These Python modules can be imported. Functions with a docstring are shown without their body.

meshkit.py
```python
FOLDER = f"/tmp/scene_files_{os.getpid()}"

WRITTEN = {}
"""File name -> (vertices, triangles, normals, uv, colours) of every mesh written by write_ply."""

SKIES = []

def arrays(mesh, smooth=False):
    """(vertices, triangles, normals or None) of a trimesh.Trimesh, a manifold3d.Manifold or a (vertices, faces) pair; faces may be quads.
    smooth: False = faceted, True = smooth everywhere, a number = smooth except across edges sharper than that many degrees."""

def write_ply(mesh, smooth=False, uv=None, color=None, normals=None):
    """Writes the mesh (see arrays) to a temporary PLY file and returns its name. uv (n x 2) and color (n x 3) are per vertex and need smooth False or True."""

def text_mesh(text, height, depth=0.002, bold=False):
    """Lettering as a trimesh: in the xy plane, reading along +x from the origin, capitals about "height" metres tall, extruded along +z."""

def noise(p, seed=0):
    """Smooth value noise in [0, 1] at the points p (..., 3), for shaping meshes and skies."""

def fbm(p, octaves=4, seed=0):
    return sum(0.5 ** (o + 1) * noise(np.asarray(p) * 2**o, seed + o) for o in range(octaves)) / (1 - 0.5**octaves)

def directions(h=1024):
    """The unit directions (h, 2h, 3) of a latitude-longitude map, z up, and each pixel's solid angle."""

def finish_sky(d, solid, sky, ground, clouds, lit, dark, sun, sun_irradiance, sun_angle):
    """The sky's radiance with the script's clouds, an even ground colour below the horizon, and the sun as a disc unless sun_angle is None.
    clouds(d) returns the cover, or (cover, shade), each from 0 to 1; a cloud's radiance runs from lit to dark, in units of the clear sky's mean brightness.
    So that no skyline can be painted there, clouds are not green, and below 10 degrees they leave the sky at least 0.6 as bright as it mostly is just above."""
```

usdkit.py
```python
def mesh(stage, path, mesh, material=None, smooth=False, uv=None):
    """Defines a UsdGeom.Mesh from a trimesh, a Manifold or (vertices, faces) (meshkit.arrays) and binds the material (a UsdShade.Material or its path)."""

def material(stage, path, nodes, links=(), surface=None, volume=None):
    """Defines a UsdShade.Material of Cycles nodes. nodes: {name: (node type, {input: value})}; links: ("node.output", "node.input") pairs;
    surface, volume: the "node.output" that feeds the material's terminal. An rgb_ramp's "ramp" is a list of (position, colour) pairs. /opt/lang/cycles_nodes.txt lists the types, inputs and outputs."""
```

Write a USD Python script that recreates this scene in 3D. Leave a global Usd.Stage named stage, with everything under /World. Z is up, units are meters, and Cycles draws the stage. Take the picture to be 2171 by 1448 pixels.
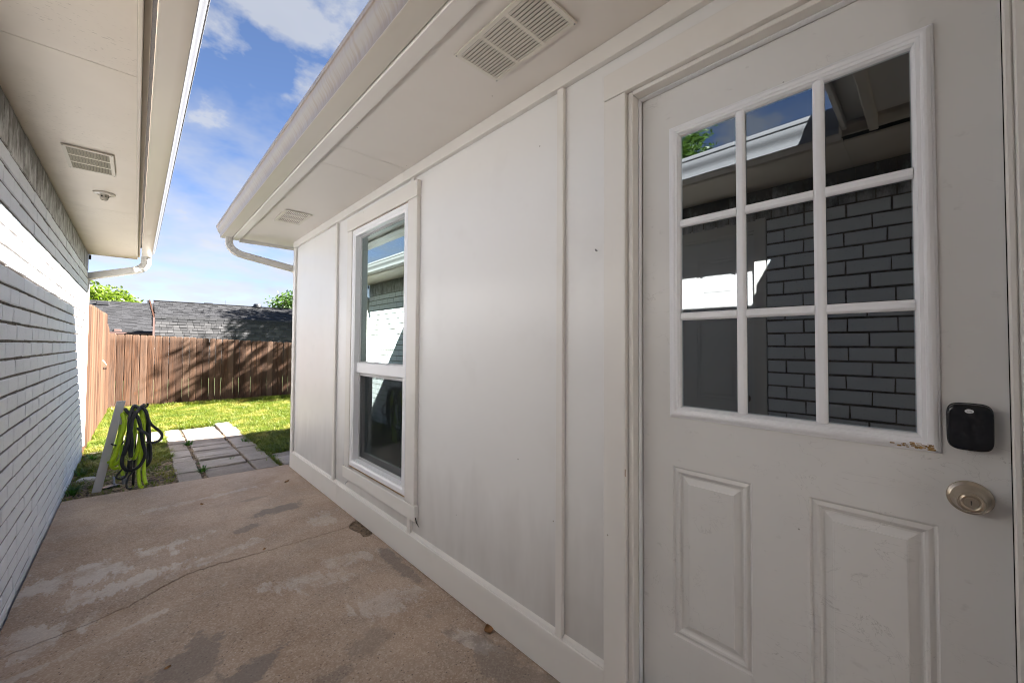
import math, random
import numpy as np, trimesh, manifold3d
import shapely.geometry as sg
from shapely import affinity, ops
import usdkit, meshkit
from pxr import Usd, UsdGeom, UsdLux, UsdShade, Gf, Sdf, Vt

stage = Usd.Stage.CreateInMemory()
UsdGeom.SetStageUpAxis(stage, UsdGeom.Tokens.z); UsdGeom.SetStageMetersPerUnit(stage, 1.0)
UsdGeom.Xform.Define(stage, '/World'); UsdGeom.Scope.Define(stage, '/World/Looks')
rng = random.Random(7); nr = np.random.default_rng(7)
PI = math.pi

# ------------------------------------------------------------------ camera, sky, sun, exposure
EXPOSURE, SKY, SUN = 3.4, 0.05, 1.25
SUN_DIR = np.array([1.0, -0.47, 0.87]); SUN_DIR /= np.linalg.norm(SUN_DIR)
SUN_EL, SUN_ROT = math.asin(SUN_DIR[2]), math.atan2(SUN_DIR[0], SUN_DIR[1])
EYE = 1.299
def set_camera():
    f, yaw, pit, rol = 842.776, math.radians(43.417), math.radians(1.4176), math.radians(0.362)
    fw = np.array([math.sin(yaw)*math.cos(pit), math.cos(yaw)*math.cos(pit), math.sin(pit)])
    rt = np.array([math.cos(yaw), -math.sin(yaw), 0]); up = np.cross(rt, fw)
    r2, u2 = rt*math.cos(rol)+up*math.sin(rol), -rt*math.sin(rol)+up*math.cos(rol)
    c = UsdGeom.Camera.Define(stage, '/World/camera')
    m = Gf.Matrix4d(*[float(v) for v in (*r2, 0, *u2, 0, *(-fw), 0, 0, 0, EYE, 1)])
    c.AddTransformOp().Set(m)
    c.CreateHorizontalApertureAttr(36.0); c.CreateVerticalApertureAttr(36.0*682/1024)
    c.CreateFocalLengthAttr(f/2171*36); c.CreateVerticalApertureOffsetAttr(-10.842/2171*36)
    c.CreateClippingRangeAttr(Gf.Vec2f(0.02, 2000)); c.CreateExposureAttr(EXPOSURE)
set_camera()

class Out:
    def __init__(s, n, o): s.n, s.o = n, o
class Node:
    def __init__(s, name): s.name = name
    def __getitem__(s, o): return Out(s.name, o)
class G:
    """a material's node graph: g('noise_texture', scale=5) returns a node, node['fac'] one of its outputs"""
    def __init__(s): s.nodes, s.links = {}, []
    def __call__(s, kind, **kw):
        name = f'n{len(s.nodes)}'; vals = {}
        for k, v in kw.items():
            if isinstance(v, Out): s.links.append((f'{v.n}.{v.o}', f'{name}.{k}'))
            else: vals[k] = v
        s.nodes[name] = (kind, vals); return Node(name)
    def math(s, op, a, b=0.0, clamp=False):
        return s('math', math_type=op, value1=a, value2=b, use_clamp=clamp)['value']
    def rng(s, v, a, b, c=0.0, d=1.0):
        return s('map_range', value=v, from_min=a, from_max=b, to_min=c, to_max=d, clamp=True)['result']
    def mix(s, fac, a, b, kind='mix'):
        return s('mix', mix_type=kind, fac=fac, color1=a, color2=b)['color']
    def noise(s, vec, scale, detail=4, rough=0.55, dist=0.0):
        return s('noise_texture', vector=vec, scale=scale, detail=detail, roughness=rough, distortion=dist)['fac']
    def mapped(s, vec, sc=(1, 1, 1), loc=(0, 0, 0), rot=(0, 0, 0)):
        return s('mapping', vector=vec, scale=sc, location=loc, rotation=rot)['vector']
    def pos(s): return s('geometry')['position']
    def bump(s, height, strength=0.3, distance=0.005, **k): return s('bump', height=height, strength=strength, distance=distance, **k)['normal']
    def blob(s, p, cx, cy, rx, ry, rot, warp, amount=0.5):
        """mask of a stain of its own shape at a place on the ground: 1 inside, 0 outside, edge broken by noise"""
        v = s.mapped(p, (1/rx, 1/ry, 0), (0, 0, 0), (0, 0, 0))
        # rotate about the centre first
        v = s('vector_math', math_type='subtract', vector1=p, vector2=(cx, cy, 0))['vector']
        v = s('mapping', vector=v, rotation=(0, 0, rot))['vector']
        v = s('vector_math', math_type='multiply', vector1=v, vector2=(1/rx, 1/ry, 0))['vector']
        d = s('vector_math', math_type='length', vector1=v)['value']
        d = s.math('add', d, s.math('multiply', s.math('subtract', warp, 0.5), amount*6))
        return s.rng(d, 0.75, 1.1, 1, 0)
LOOKS = {}
def done(name, g, surface, volume=None):
    LOOKS[name] = usdkit.material(stage, f'/World/Looks/{name}', g.nodes, g.links, surface=f'{surface.n}.{surface.o}' if surface else None)
    return LOOKS[name]

def set_sky():
    g = G()
    sky = g('sky_texture', sky_type='single_scattering', sun_disc=False, sun_elevation=SUN_EL, sun_rotation=SUN_ROT, altitude=200.0, air_density=0.30, aerosol_density=0.04, ozone_density=1.3)['color']
    d = g('texture_coordinate')['generated']
    sep = g('separate_xyz', vector=d); z = g.math('maximum', sep['z'], 0.03)
    # a flat cloud layer: the direction is projected on a plane above
    q = g.math('add', z, 0.22)
    v = g('combine_xyz', x=g.math('divide', sep['x'], q), y=g.math('divide', sep['y'], q), z=0.0)['vector']
    n1 = g.noise(g.mapped(v, (1, 1, 1), (3.1, 1.7, 0.4)), 4.6, 8, 0.56, 0.1)
    n2 = g.noise(g.mapped(v, (1, 1, 1), (7.1, 0.7, 0.4)), 1.1, 3, 0.5)
    cover = g.rng(g.math('add', n1, g.math('multiply', g.math('subtract', n2, 0.5), 0.5)), 0.515, 0.63)
    bank = g.rng(g.math('add', sep['z'], g.math('multiply', g.math('subtract', n1, 0.5), -0.75)), 0.06, 0.50, 1, 0)
    cover = g.math('multiply', g.math('maximum', g.math('multiply', cover, 0.75), g.math('multiply', bank, 0.88)), 1.0)
    cloud = g.mix(g.noise(g.mapped(v), 2.3, 4), (1.05, 1.12, 1.25), (1.6, 1.62, 1.68))
    cloud = g('vector_math', math_type='scale', vector1=cloud, scale=g.rng(sep['z'], 0.1, 0.5, 1.2, 1.0))['vector']
    col = g.mix(cover, sky, cloud)
    bg = g('background_shader', color=col, strength=SKY)
    m = usdkit.material(stage, '/World/Looks/sky', g.nodes, g.links, surface=f'{bg.name}.background')
    dome = UsdLux.DomeLight.Define(stage, '/World/sky')
    UsdShade.MaterialBindingAPI.Apply(dome.GetPrim()).Bind(m)
    dome.GetPrim().SetCustomDataByKey('kind', 'structure'); dome.GetPrim().SetCustomDataByKey('label', 'blue sky with scattered white clouds above the roofs')
    sun = UsdLux.DistantLight.Define(stage, '/World/sun')
    sun.CreateIntensityAttr(SUN); sun.CreateAngleAttr(0.53); sun.CreateNormalizeAttr(True); sun.CreateColorAttr(Gf.Vec3f(1.0, 0.96, 0.90))
    z = SUN_DIR; x = np.cross([0, 0, 1], z); x /= np.linalg.norm(x); y = np.cross(z, x)
    sun.AddTransformOp().Set(Gf.Matrix4d(*[float(t) for t in (*x, 0, *y, 0, *z, 0, 0, 0, 0, 1)]))
set_sky()

# ------------------------------------------------------------------ naming helpers
USED = {}
def numbered(parent, name):
    k = (parent, name); n = USED.get(k, -1)+1; USED[k] = n
    return f'{parent}/{name}' if n == 0 else f'{parent}/{name}_{n:03d}'
def path_of(parent): return '/World' if parent is None else str(parent.GetPath())
def tag(o, label=None, cat=None, group=None, kind=None):
    for k, v in (('label', label), ('category', cat), ('group', group), ('kind', kind)):
        if v: o.SetCustomDataByKey(k, v)
    return o
def thing(name, label, cat, group=None, loc=(0, 0, 0), rz=0.0):
    x = UsdGeom.Xform.Define(stage, numbered('/World', name))
    x.AddTranslateOp().Set(Gf.Vec3d(*map(float, loc)))
    if rz: x.AddRotateZOp().Set(float(rz))
    return tag(x.GetPrim(), label, cat, group)
def obj(name, mesh, mat, parent=None, smooth=False, label=None, kind=None, origin=None):
    m = usdkit.mesh(stage, numbered(path_of(parent), name), mesh, LOOKS[mat] if isinstance(mat, str) else mat, smooth=smooth)
    m.CreateDoubleSidedAttr(True)
    return tag(m.GetPrim(), label, None, None, kind)

# ------------------------------------------------------------------ shape helpers
class MB:
    def __init__(s): s.v, s.f, s.n = [], [], 0
    def add(s, v, f):
        v = np.asarray(v, float); f = np.asarray(f, int)
        if f.shape[1] == 4: f = np.vstack([f[:, [0, 1, 2]], f[:, [0, 2, 3]]])
        s.v.append(v); s.f.append(f+s.n); s.n += len(v); return s
    def mesh(s, m):
        if isinstance(m, MB): v, f = m.get()
        else: v, f, _ = meshkit.arrays(m)
        return s.add(v, f)
    def box(s, x0, x1, y0, y1, z0, z1, b=0.0):
        if b <= 0:
            v = [(x, y, z) for x in (x0, x1) for y in (y0, y1) for z in (z0, z1)]
            return s.add(v, [(0, 1, 3, 2), (4, 6, 7, 5), (0, 4, 5, 1), (2, 3, 7, 6), (0, 2, 6, 4), (1, 5, 7, 3)])
        return s.mesh(cbox(x0, x1, y0, y1, z0, z1, b))
    def get(s): return np.vstack(s.v), np.vstack(s.f)
def B(*a): return MB().box(*a).get()
def cbox(x0, x1, y0, y1, z0, z1, b):
    b = min(b, (x1-x0)/2.01, (y1-y0)/2.01, (z1-z0)/2.01); pts = []
    for X, sx in ((x0, 1), (x1, -1)):
        for Y, sy in ((y0, 1), (y1, -1)):
            for Z, sz in ((z0, 1), (z1, -1)):
                pts += [(X, Y+sy*b, Z+sz*b), (X+sx*b, Y, Z+sz*b), (X+sx*b, Y+sy*b, Z)]
    return trimesh.convex.convex_hull(np.array(pts))
def prism(poly, h, axis='z', at=0.0):
    """shapely polygon (a, b) extruded by h. axis x: (a,b)=(y,z); y: (a,b)=(x,z); z: (a,b)=(x,y)"""
    rings = [np.array(poly.exterior.coords)[:-1]]+[np.array(i.coords)[:-1] for i in poly.interiors]
    cs = manifold3d.CrossSection([r.tolist() for r in rings], manifold3d.FillRule.EvenOdd)
    m = manifold3d.Manifold.extrude(cs, h).to_mesh(); v = np.array(m.vert_properties[:, :3]); f = np.array(m.tri_verts)
    if axis == 'x': v = np.stack([v[:, 2]+at, v[:, 0], v[:, 1]], 1)
    elif axis == 'y': v = np.stack([v[:, 0], v[:, 2]+at, v[:, 1]], 1); f = f[:, ::-1]
    else: v = v+[0, 0, at]
    return v, f
def loft(rings, close=True, cap0=False, cap1=False):
    R = [np.asarray(r, float) for r in rings]; k = len(R[0]); f = []
    for i in range(len(R)-1):
        for j in range(k if close else k-1):
            a, b = i*k+j, i*k+(j+1) % k; f.append((a, b, b+k, a+k))
    mb = MB().add(np.vstack(R), f)
    for c, r in ((cap0, R[0]), (cap1, R[-1])):
        if c: mb.add(r, [(0, j, j+1) for j in range(1, k-1)])
    return mb.get()
def rect_loft(y0, y1, z0, z1, prof, sign=-1, x=0.0, cap=False):
    """rings of a rectangle in the y-z plane; prof: (inset, height) pairs, height towards -x"""
    return loft([[(x+sign*h, y0+i, z0+i), (x+sign*h, y1-i, z0+i), (x+sign*h, y1-i, z1-i), (x+sign*h, y0+i, z1-i)] for i, h in prof], cap1=cap)
def revolve(prof, n=28, c=(0, 0, 0), axis=(0, 0, 1)):
    a = np.linspace(0, 2*PI, n, endpoint=False); axis = np.array(axis, float)/np.linalg.norm(axis)
    u = np.cross(axis, [0, 0, 1] if abs(axis[2]) < .9 else [1, 0, 0]); u /= np.linalg.norm(u); w = np.cross(axis, u)
    return loft([[np.array(c)+axis*h+r*(math.cos(t)*u+math.sin(t)*w) for t in a] for r, h in prof], cap0=True, cap1=True)
def frames(P):
    P = np.asarray(P, float); T = np.gradient(P, axis=0); T /= np.linalg.norm(T, axis=1, keepdims=True)+1e-12
    n = np.cross(T[0], [0, 0, 1.0]); n = n if np.linalg.norm(n) > .1 else np.cross(T[0], [1.0, 0, 0]); N = []
    for t in T:
        n = n-t*(n@t); n /= np.linalg.norm(n)+1e-12; N.append(n)
    N = np.array(N); return T, N, np.cross(T, N)
def tube(P, r, n=10, cap=True):
    P = np.asarray(P, float); T, N, Bn = frames(P); r = np.broadcast_to(r, len(P)); a = np.linspace(0, 2*PI, n, endpoint=False)
    return loft([P[i]+r[i]*(np.cos(a)[:, None]*N[i]+np.sin(a)[:, None]*Bn[i]) for i in range(len(P))], cap0=cap, cap1=cap)
def spline(P, n=60, closed=False):
    from scipy.interpolate import splprep, splev
    P = np.asarray(P, float)
    if closed: P = np.vstack([P, P[:1]])
    tck, _ = splprep(P.T, s=0, per=closed, k=min(3, len(P)-1)); return np.array(splev(np.linspace(0, 1, n), tck)).T

# ------------------------------------------------------------------ materials
def paint(name, col, rough=0.45, dirt=0.12, bump=0.12, specks=True, grain=None, dirtcol=(0.30, 0.25, 0.19), low=0.0, spec=0.5):
    g = G(); p = g.pos()
    big = g.noise(p, 1.3, 5, 0.6); mid = g.noise(p, 4.0, 5, 0.6)
    c = g.mix(g.rng(big, 0.35, 0.75, 0, dirt), col, tuple(0.82*x for x in col))
    c = g.mix(g.math('multiply', g.rng(mid, 0.56, 0.78), dirt*0.7), c, dirtcol)
    if specks:
        v = g('voronoi_texture', vector=p, scale=8.0, randomness=1.0)
        sp = g.rng(v['distance'], 0.018, 0.03, 1, 0)
        pick = g('white_noise_texture', vector=v['position'])['value']
        c = g.mix(g.math('multiply', sp, g.rng(pick, 0.48, 0.50, 0, 0.75)), c, (0.16, 0.13, 0.10))
    if low:   # splash dirt on the lowest part of the wall
        z = g('separate_xyz', vector=p)['z']
        m = g.math('multiply', g.rng(g.math('add', z, g.math('multiply', g.noise(g.mapped(p, (5, 5, 1.2)), 2.0, 5), -0.5)), -0.2, 0.42, 1, 0), low)
        c = g.mix(m, c, (0.33, 0.30, 0.27))
    h = g.noise(p, 160, 3); h2 = g.noise(p, 9, 3)
    hh = g.math('add', g.math('multiply', h, 0.35), g.math('multiply', h2, 1.0))
    if grain: hh = g.math('add', hh, g.math('multiply', g.noise(g.mapped(p, grain), 6, 4), 0.6))
    b = g('principled_bsdf', base_color=c, roughness=g.rng(mid, 0.3, 0.7, rough-0.02, rough+0.04), normal=g.bump(hh, bump, 0.004), specular_ior_level=spec)
    return done(name, g, b['BSDF'])
paint('wall_paint', (0.76, 0.745, 0.73), 0.36, 0.10, 0.16, low=0.55)
paint('trim_paint', (0.73, 0.70, 0.66), 0.42, 0.10, 0.10, grain=(30, 30, 1.5))
paint('soffit_paint', (0.70, 0.655, 0.61), 0.45, 0.08, 0.12)
paint('soffit_old', (0.58, 0.51, 0.43), 0.55, 0.3, 0.2)
paint('vinyl', (0.80, 0.80, 0.82), 0.35, 0.03, 0.02, specks=False)
paint('sash_grey', (0.46, 0.46, 0.47), 0.4, 0.05, 0.03, specks=False)
paint('gutter_paint', (0.52, 0.48, 0.43), 0.34, 0.2, 0.05, specks=False)
def gutter_grey():
    g = G(); p = g.pos(); x = g('separate_xyz', vector=p)['x']; n = g.noise(p, 5, 4)
    c = g.mix(g.rng(g.math('add', x, g.math('multiply', n, 0.02)), 0.095, 0.13, 0, 0.55), (0.56, 0.51, 0.455), (0.38, 0.31, 0.25))
    c = g.mix(g.rng(x, 0.1165, 0.1175), c, (0.22, 0.22, 0.23))
    b = g('principled_bsdf', base_color=c, roughness=0.28, specular_ior_level=0.6); done('gutter_grey', g, b['BSDF'])
gutter_grey()
paint('downspout_paint', (0.50, 0.475, 0.44), 0.4, 0.1, 0.05, specks=False)
paint('vent_paint', (0.66, 0.62, 0.55), 0.45, 0.1, 0.04, specks=False)
paint('old_slat', (0.27, 0.24, 0.19), 0.5, 0.3, 0.06, specks=False)
paint('old_vent', (0.55, 0.50, 0.42), 0.5, 0.3, 0.06, specks=False)
paint('brown_trim', (0.05, 0.02, 0.009), 0.5, 0.2, 0.1, specks=False)
paint('barn_trim', (0.12, 0.07, 0.06), 0.5, 0.2, 0.1, specks=False)
paint('grey_board', (0.45, 0.45, 0.46), 0.6, 0.25, 0.2, grain=(40, 40, 2))
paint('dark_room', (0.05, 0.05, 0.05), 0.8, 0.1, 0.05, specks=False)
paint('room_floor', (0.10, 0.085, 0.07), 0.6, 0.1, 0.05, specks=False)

def door_paint():
    g = G(); p = g.pos(); c = (0.69, 0.675, 0.655)
    big = g.noise(p, 2.0, 5, 0.6); c1 = g.mix(g.rng(big, 0.4, 0.75, 0, 0.35), c, (0.58, 0.56, 0.54))
    # thin grey scuffs: ridge of a stretched, warped noise
    for k, (sc, loc, amt) in enumerate((((1.0, 3.2, 7.5), (0, 0.3, 0), 0.55), ((1, 5.0, 4.0), (3, 1.0, 2), 0.45))):
        n = g.noise(g.mapped(p, sc, loc, (0.35*(1-2*k), 0, 0)), 2.0, 5, 0.62, 0.8)
        line = g.rng(g.math('absolute', g.math('subtract', n, 0.5)), 0.0, 0.006, 1, 0)
        where = g.rng(g.noise(g.mapped(p, (1, 1, 1), (k*4, 0, 0)), 3.5, 3), 0.55, 0.68)
        c1 = g.mix(g.math('multiply', g.math('multiply', line, where), amt), c1, (0.25, 0.23, 0.22))
    sm = g.rng(g.noise(g.mapped(p, (1, 9, 14), (0, 0, 0), (0.3, 0, 0)), 2.2, 4), 0.66, 0.76, 0, 0.28)
    c1 = g.mix(sm, c1, (0.30, 0.28, 0.26))
    v = g('voronoi_texture', vector=p, scale=12.0); pick = g('white_noise_texture', vector=v['position'])['value']
    c1 = g.mix(g.math('multiply', g.rng(v['distance'], 0.02, 0.035, 1, 0), g.rng(pick, 0.8, 0.82, 0, 0.7)), c1, (0.15, 0.13, 0.12))
    hh = g.math('add', g.math('multiply', g.noise(p, 220, 2), 0.3), g.noise(p, 7, 3))
    b = g('principled_bsdf', base_color=c1, roughness=0.42, normal=g.bump(hh, 0.1, 0.003))
    return done('door_paint', g, b['BSDF'])
door_paint()

def soffit_left():
    g = G(); p = g.pos(); c = (0.60, 0.53, 0.45)
    big = g.noise(p, 1.6, 5, 0.6); c1 = g.mix(g.rng(big, 0.35, 0.7, 0, 0.5), c, (0.50, 0.43, 0.35))
    sp = g.rng(g.noise(g.mapped(p, (14, 38, 1)), 4.0, 3, 0.6), 0.62, 0.70, 0, 0.75)
    sp = g.math('multiply', sp, g.rng(g.noise(p, 2.2, 3), 0.48, 0.62))
    c1 = g.mix(sp, c1, (0.28, 0.23, 0.18))
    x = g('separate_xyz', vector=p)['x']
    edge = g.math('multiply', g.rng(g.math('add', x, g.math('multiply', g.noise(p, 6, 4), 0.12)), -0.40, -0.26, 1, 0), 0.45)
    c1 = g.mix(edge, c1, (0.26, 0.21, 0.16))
    hh = g.math('add', g.noise(p, 60, 4), g.noise(p, 8, 3))
    b = g('principled_bsdf', base_color=c1, roughness=0.5, normal=g.bump(hh, 0.15, 0.004))
    return done('soffit_left', g, b['BSDF'])
soffit_left()

def gutter_stained():
    g = G(); p = g.pos(); c = (0.33, 0.30, 0.265)
    s = g.noise(g.mapped(p, (1, 45, 1)), 1.5, 4, 0.55); z = g('separate_xyz', vector=p)['z']
    drip = g.rng(g.math('add', z, g.math('multiply', g.math('subtract', s, 0.5), 0.12)), 2.405, 2.455, 1, 0)
    drip = g.math('multiply', drip, g.rng(z, 2.398, 2.401)); c = g.mix(g.rng(z, 2.3975, 2.400, 1, 0), c, (0.58, 0.54, 0.48))
    top = g.rng(g.math('add', z, g.math('multiply', g.math('subtract', s, 0.5), -0.10)), 2.455, 2.52)
    c1 = g.mix(g.math('multiply', drip, 0.55), c, (0.22, 0.15, 0.095)); c1 = g.mix(g.math('multiply', top, 0.6), c1, (0.26, 0.18, 0.12))
    b = g('principled_bsdf', base_color=c1, roughness=0.34, specular_ior_level=0.35)
    return done('gutter_stained', g, b['BSDF'])
gutter_stained()

def brick_paint(name, base, mold=False):
    g = G(); p = g.pos()
    pit = g.rng(g.noise(p, 75, 4, 0.65), 0.60, 0.72); big = g.noise(p, 3.0, 5)
    c = g.mix(g.rng(big, 0.3, 0.7, 0, 0.25), base, tuple(x*0.86 for x in base))
    c = g.mix(g.math('multiply', pit, 0.35), c, (0.25, 0.24, 0.24))
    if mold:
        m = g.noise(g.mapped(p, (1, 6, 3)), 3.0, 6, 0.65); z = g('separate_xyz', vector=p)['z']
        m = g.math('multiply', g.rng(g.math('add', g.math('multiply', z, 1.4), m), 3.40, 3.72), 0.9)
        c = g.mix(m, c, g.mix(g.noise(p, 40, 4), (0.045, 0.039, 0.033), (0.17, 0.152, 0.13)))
    # unpainted dirt down in the raked joints
    xx = g('separate_xyz', vector=p)['x']; c = g.mix(g.rng(xx, -0.4300, -0.4270, 0.75, 0), c, (0.125, 0.10, 0.08))
    hh = g.math('add', g.math('multiply', g.noise(p, 75, 4, 0.65), 0.8), g.noise(p, 18, 3))
    b = g('principled_bsdf', base_color=c, roughness=0.55, normal=g.bump(hh, 0.75, 0.005))
    return done(name, g, b['BSDF'])
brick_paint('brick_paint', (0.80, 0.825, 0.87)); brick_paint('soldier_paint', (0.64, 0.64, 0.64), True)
def mortar():
    g = G(); p = g.pos(); c = g.mix(g.rng(g.noise(p, 30, 5), 0.35, 0.65), (0.15, 0.125, 0.10), (0.29, 0.255, 0.215))
    b = g('principled_bsdf', base_color=c, roughness=0.9, normal=g.bump(g.noise(p, 110, 4), 0.6, 0.004)); done('mortar', g, b['BSDF'])
mortar()

def concrete():
    g = G(); p = g.pos(); w = g.noise(p, 7, 6, 0.65); w2 = g.noise(g.mapped(p, (3, 1, 1), (0, 0, 0), (0, 0, 0.25)), 3.5, 7, 0.7)
    big = g.noise(p, 1.5, 7, 0.68)
    c = g.mix(g.rng(big, 0.35, 0.65), (0.275, 0.180, 0.120), (0.445, 0.335, 0.255))
    c = g.mix(g.rng(g.noise(p, 3.3, 6, 0.65), 0.48, 0.66, 0, 0.6), c, (0.27, 0.21, 0.17))
    # sand and pebbles of the worn surface
    v = g('voronoi_texture', vector=p, scale=150.0); tone = g('white_noise_texture', vector=v['position'])['value']
    c = g.mix(g.rng(tone, 0.0, 1.0, 0.05, 0.36), c, g.mix(tone, (0.13, 0.085, 0.06), (0.66, 0.56, 0.47)), 'mix')
    v2 = g('voronoi_texture', vector=p, scale=75.0); t2 = g('white_noise_texture', vector=v2['position'])['value']
    c = g.mix(g.math('multiply', g.rng(v2['distance'], 0.2, 0.3, 1, 0), g.rng(t2, 0.76, 0.80, 0, 0.75)), c, (0.12, 0.085, 0.065))
    c = g.mix(g.math('multiply', g.rng(v2['distance'], 0.16, 0.25, 1, 0), g.rng(t2, 0.06, 0.09, 0.6, 0.0)), c, (0.58, 0.53, 0.48))
    pale, dark = None, None
    def acc(a, b): return b if a is None else g.math('maximum', a, b)
    for cx, cy, rx, ry, rot, am, k in ((-0.18, 3.30, 0.30, 0.14, -0.15, .9, .8), (0.0, 3.02, 0.24, 0.07, -0.2, .9, .75), (0.2, 3.42, 0.18, 0.05, -.2, .9, .6), (-0.3, 2.72, 0.16, 0.10, 0.3, .9, .7), (-0.08, 2.53, 0.40, 0.026, -0.28, .75, .5), (0.42, 3.05, 0.3, 0.05, -.3, .9, .45),
                                  (0.75, 2.35, .22, .08, .5, .9, .5), (1.0, 2.45, .16, .07, .3, .9, .45), (0.5, 4.25, .4, .04, -.1, 1.0, .35), (0.95, 1.95, .16, .1, .6, .9, .45), (1.05, 3.15, .1, .14, .2, .9, .4), (1.1, 1.42, .05, .12, -.3, .8, .5)):
        pale = acc(pale, g.math('multiply', g.blob(p, cx, cy, rx, ry, rot, w2, am*1.15), k*.62))
    c = g.mix(g.math('multiply', pale, g.rng(w, 0.40, 0.54, 0.3, 1)), c, (0.66, 0.64, 0.63))
    for cx, cy, rx, ry, rot, am, k in ((0.85, 3.58, .19, .075, -.1, .5, .75), (0.62, 3.35, .10, .06, -.2, .6, .6), (0.75, 3.95, .16, .03, 0, .6, .4), (0.18, 2.10, .16, .12, -.5, .8, .6), (0.30, 1.86, .18, .07, -.3, .7, .7), (0.78, 1.72, .1, .07, 0, .5, .35), (1.16, 2.2, .04, .25, 0, .5, .6), (0.55, 1.62, .1, .04, 0, .6, .4), (1.12, 1.2, .08, .3, -.1, .7, .5)):
        dark = acc(dark, g.math('multiply', g.blob(p, cx, cy, rx, ry, rot, w, am), k))
    c = g.mix(dark, c, (0.15, 0.13, 0.12))
    hh = g.math('add', g.math('multiply', g.noise(p, 190, 3, 0.7), 0.7), g.math('multiply', g.noise(p, 26, 5), 0.8))
    b = g('principled_bsdf', base_color=c, roughness=0.72, normal=g.bump(hh, 0.6, 0.004)); done('concrete', g, b['BSDF'])
concrete()
def soil():
    g = G(); p = g.pos(); c = g.mix(g.rng(g.noise(p, 14, 6, 0.7), 0.35, 0.65), (0.035, 0.026, 0.018), (0.13, 0.095, 0.06))
    far = g.rng(g('vector_math', math_type='length', vector1=p)['value'], 6.0, 16.0)
    c = g.mix(g.math('multiply', g.rng(g.noise(p, 1.6, 5), 0.3, 0.6), far), c, (0.06, 0.10, 0.02))
    b = g('principled_bsdf', base_color=c, roughness=0.95, normal=g.bump(g.noise(p, 40, 6, 0.7), 0.8, 0.02)); done('soil', g, b['BSDF'])
soil()
def stone_paver():
    g = G(); p = g.pos(); r = g('object_info')['random']
    c = g.mix(r, (0.15, 0.115, 0.09), (0.37, 0.325, 0.29))
    c = g.mix(g.rng(g.noise(g.mapped(p, (2, 7, 1)), 2.5, 6, 0.65), 0.45, 0.7, 0, 0.8), c, (0.125, 0.09, 0.07))
    c = g.mix(g.rng(g.noise(g.mapped(p, (2, 6, 1), (3, 3, 0)), 3, 6, 0.65), 0.58, 0.75, 0, 0.6), c, (0.42, 0.40, 0.385))
    v = g('voronoi_texture', vector=p, scale=190.0); t = g('white_noise_texture', vector=v['position'])['value']
    c = g.mix(0.25, c, g.mix(t, (0.12, 0.09, 0.07), (0.6, 0.55, 0.5)))
    hh = g.math('add', g.noise(g.mapped(p, (1, 3, 1)), 22, 6, 0.65), g.math('multiply', g.noise(p, 140, 3), 0.4))
    b = g('principled_bsdf', base_color=c, roughness=0.8, normal=g.bump(hh, 0.6, 0.006)); done('stone_paver', g, b['BSDF'])
stone_paver()
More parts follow.
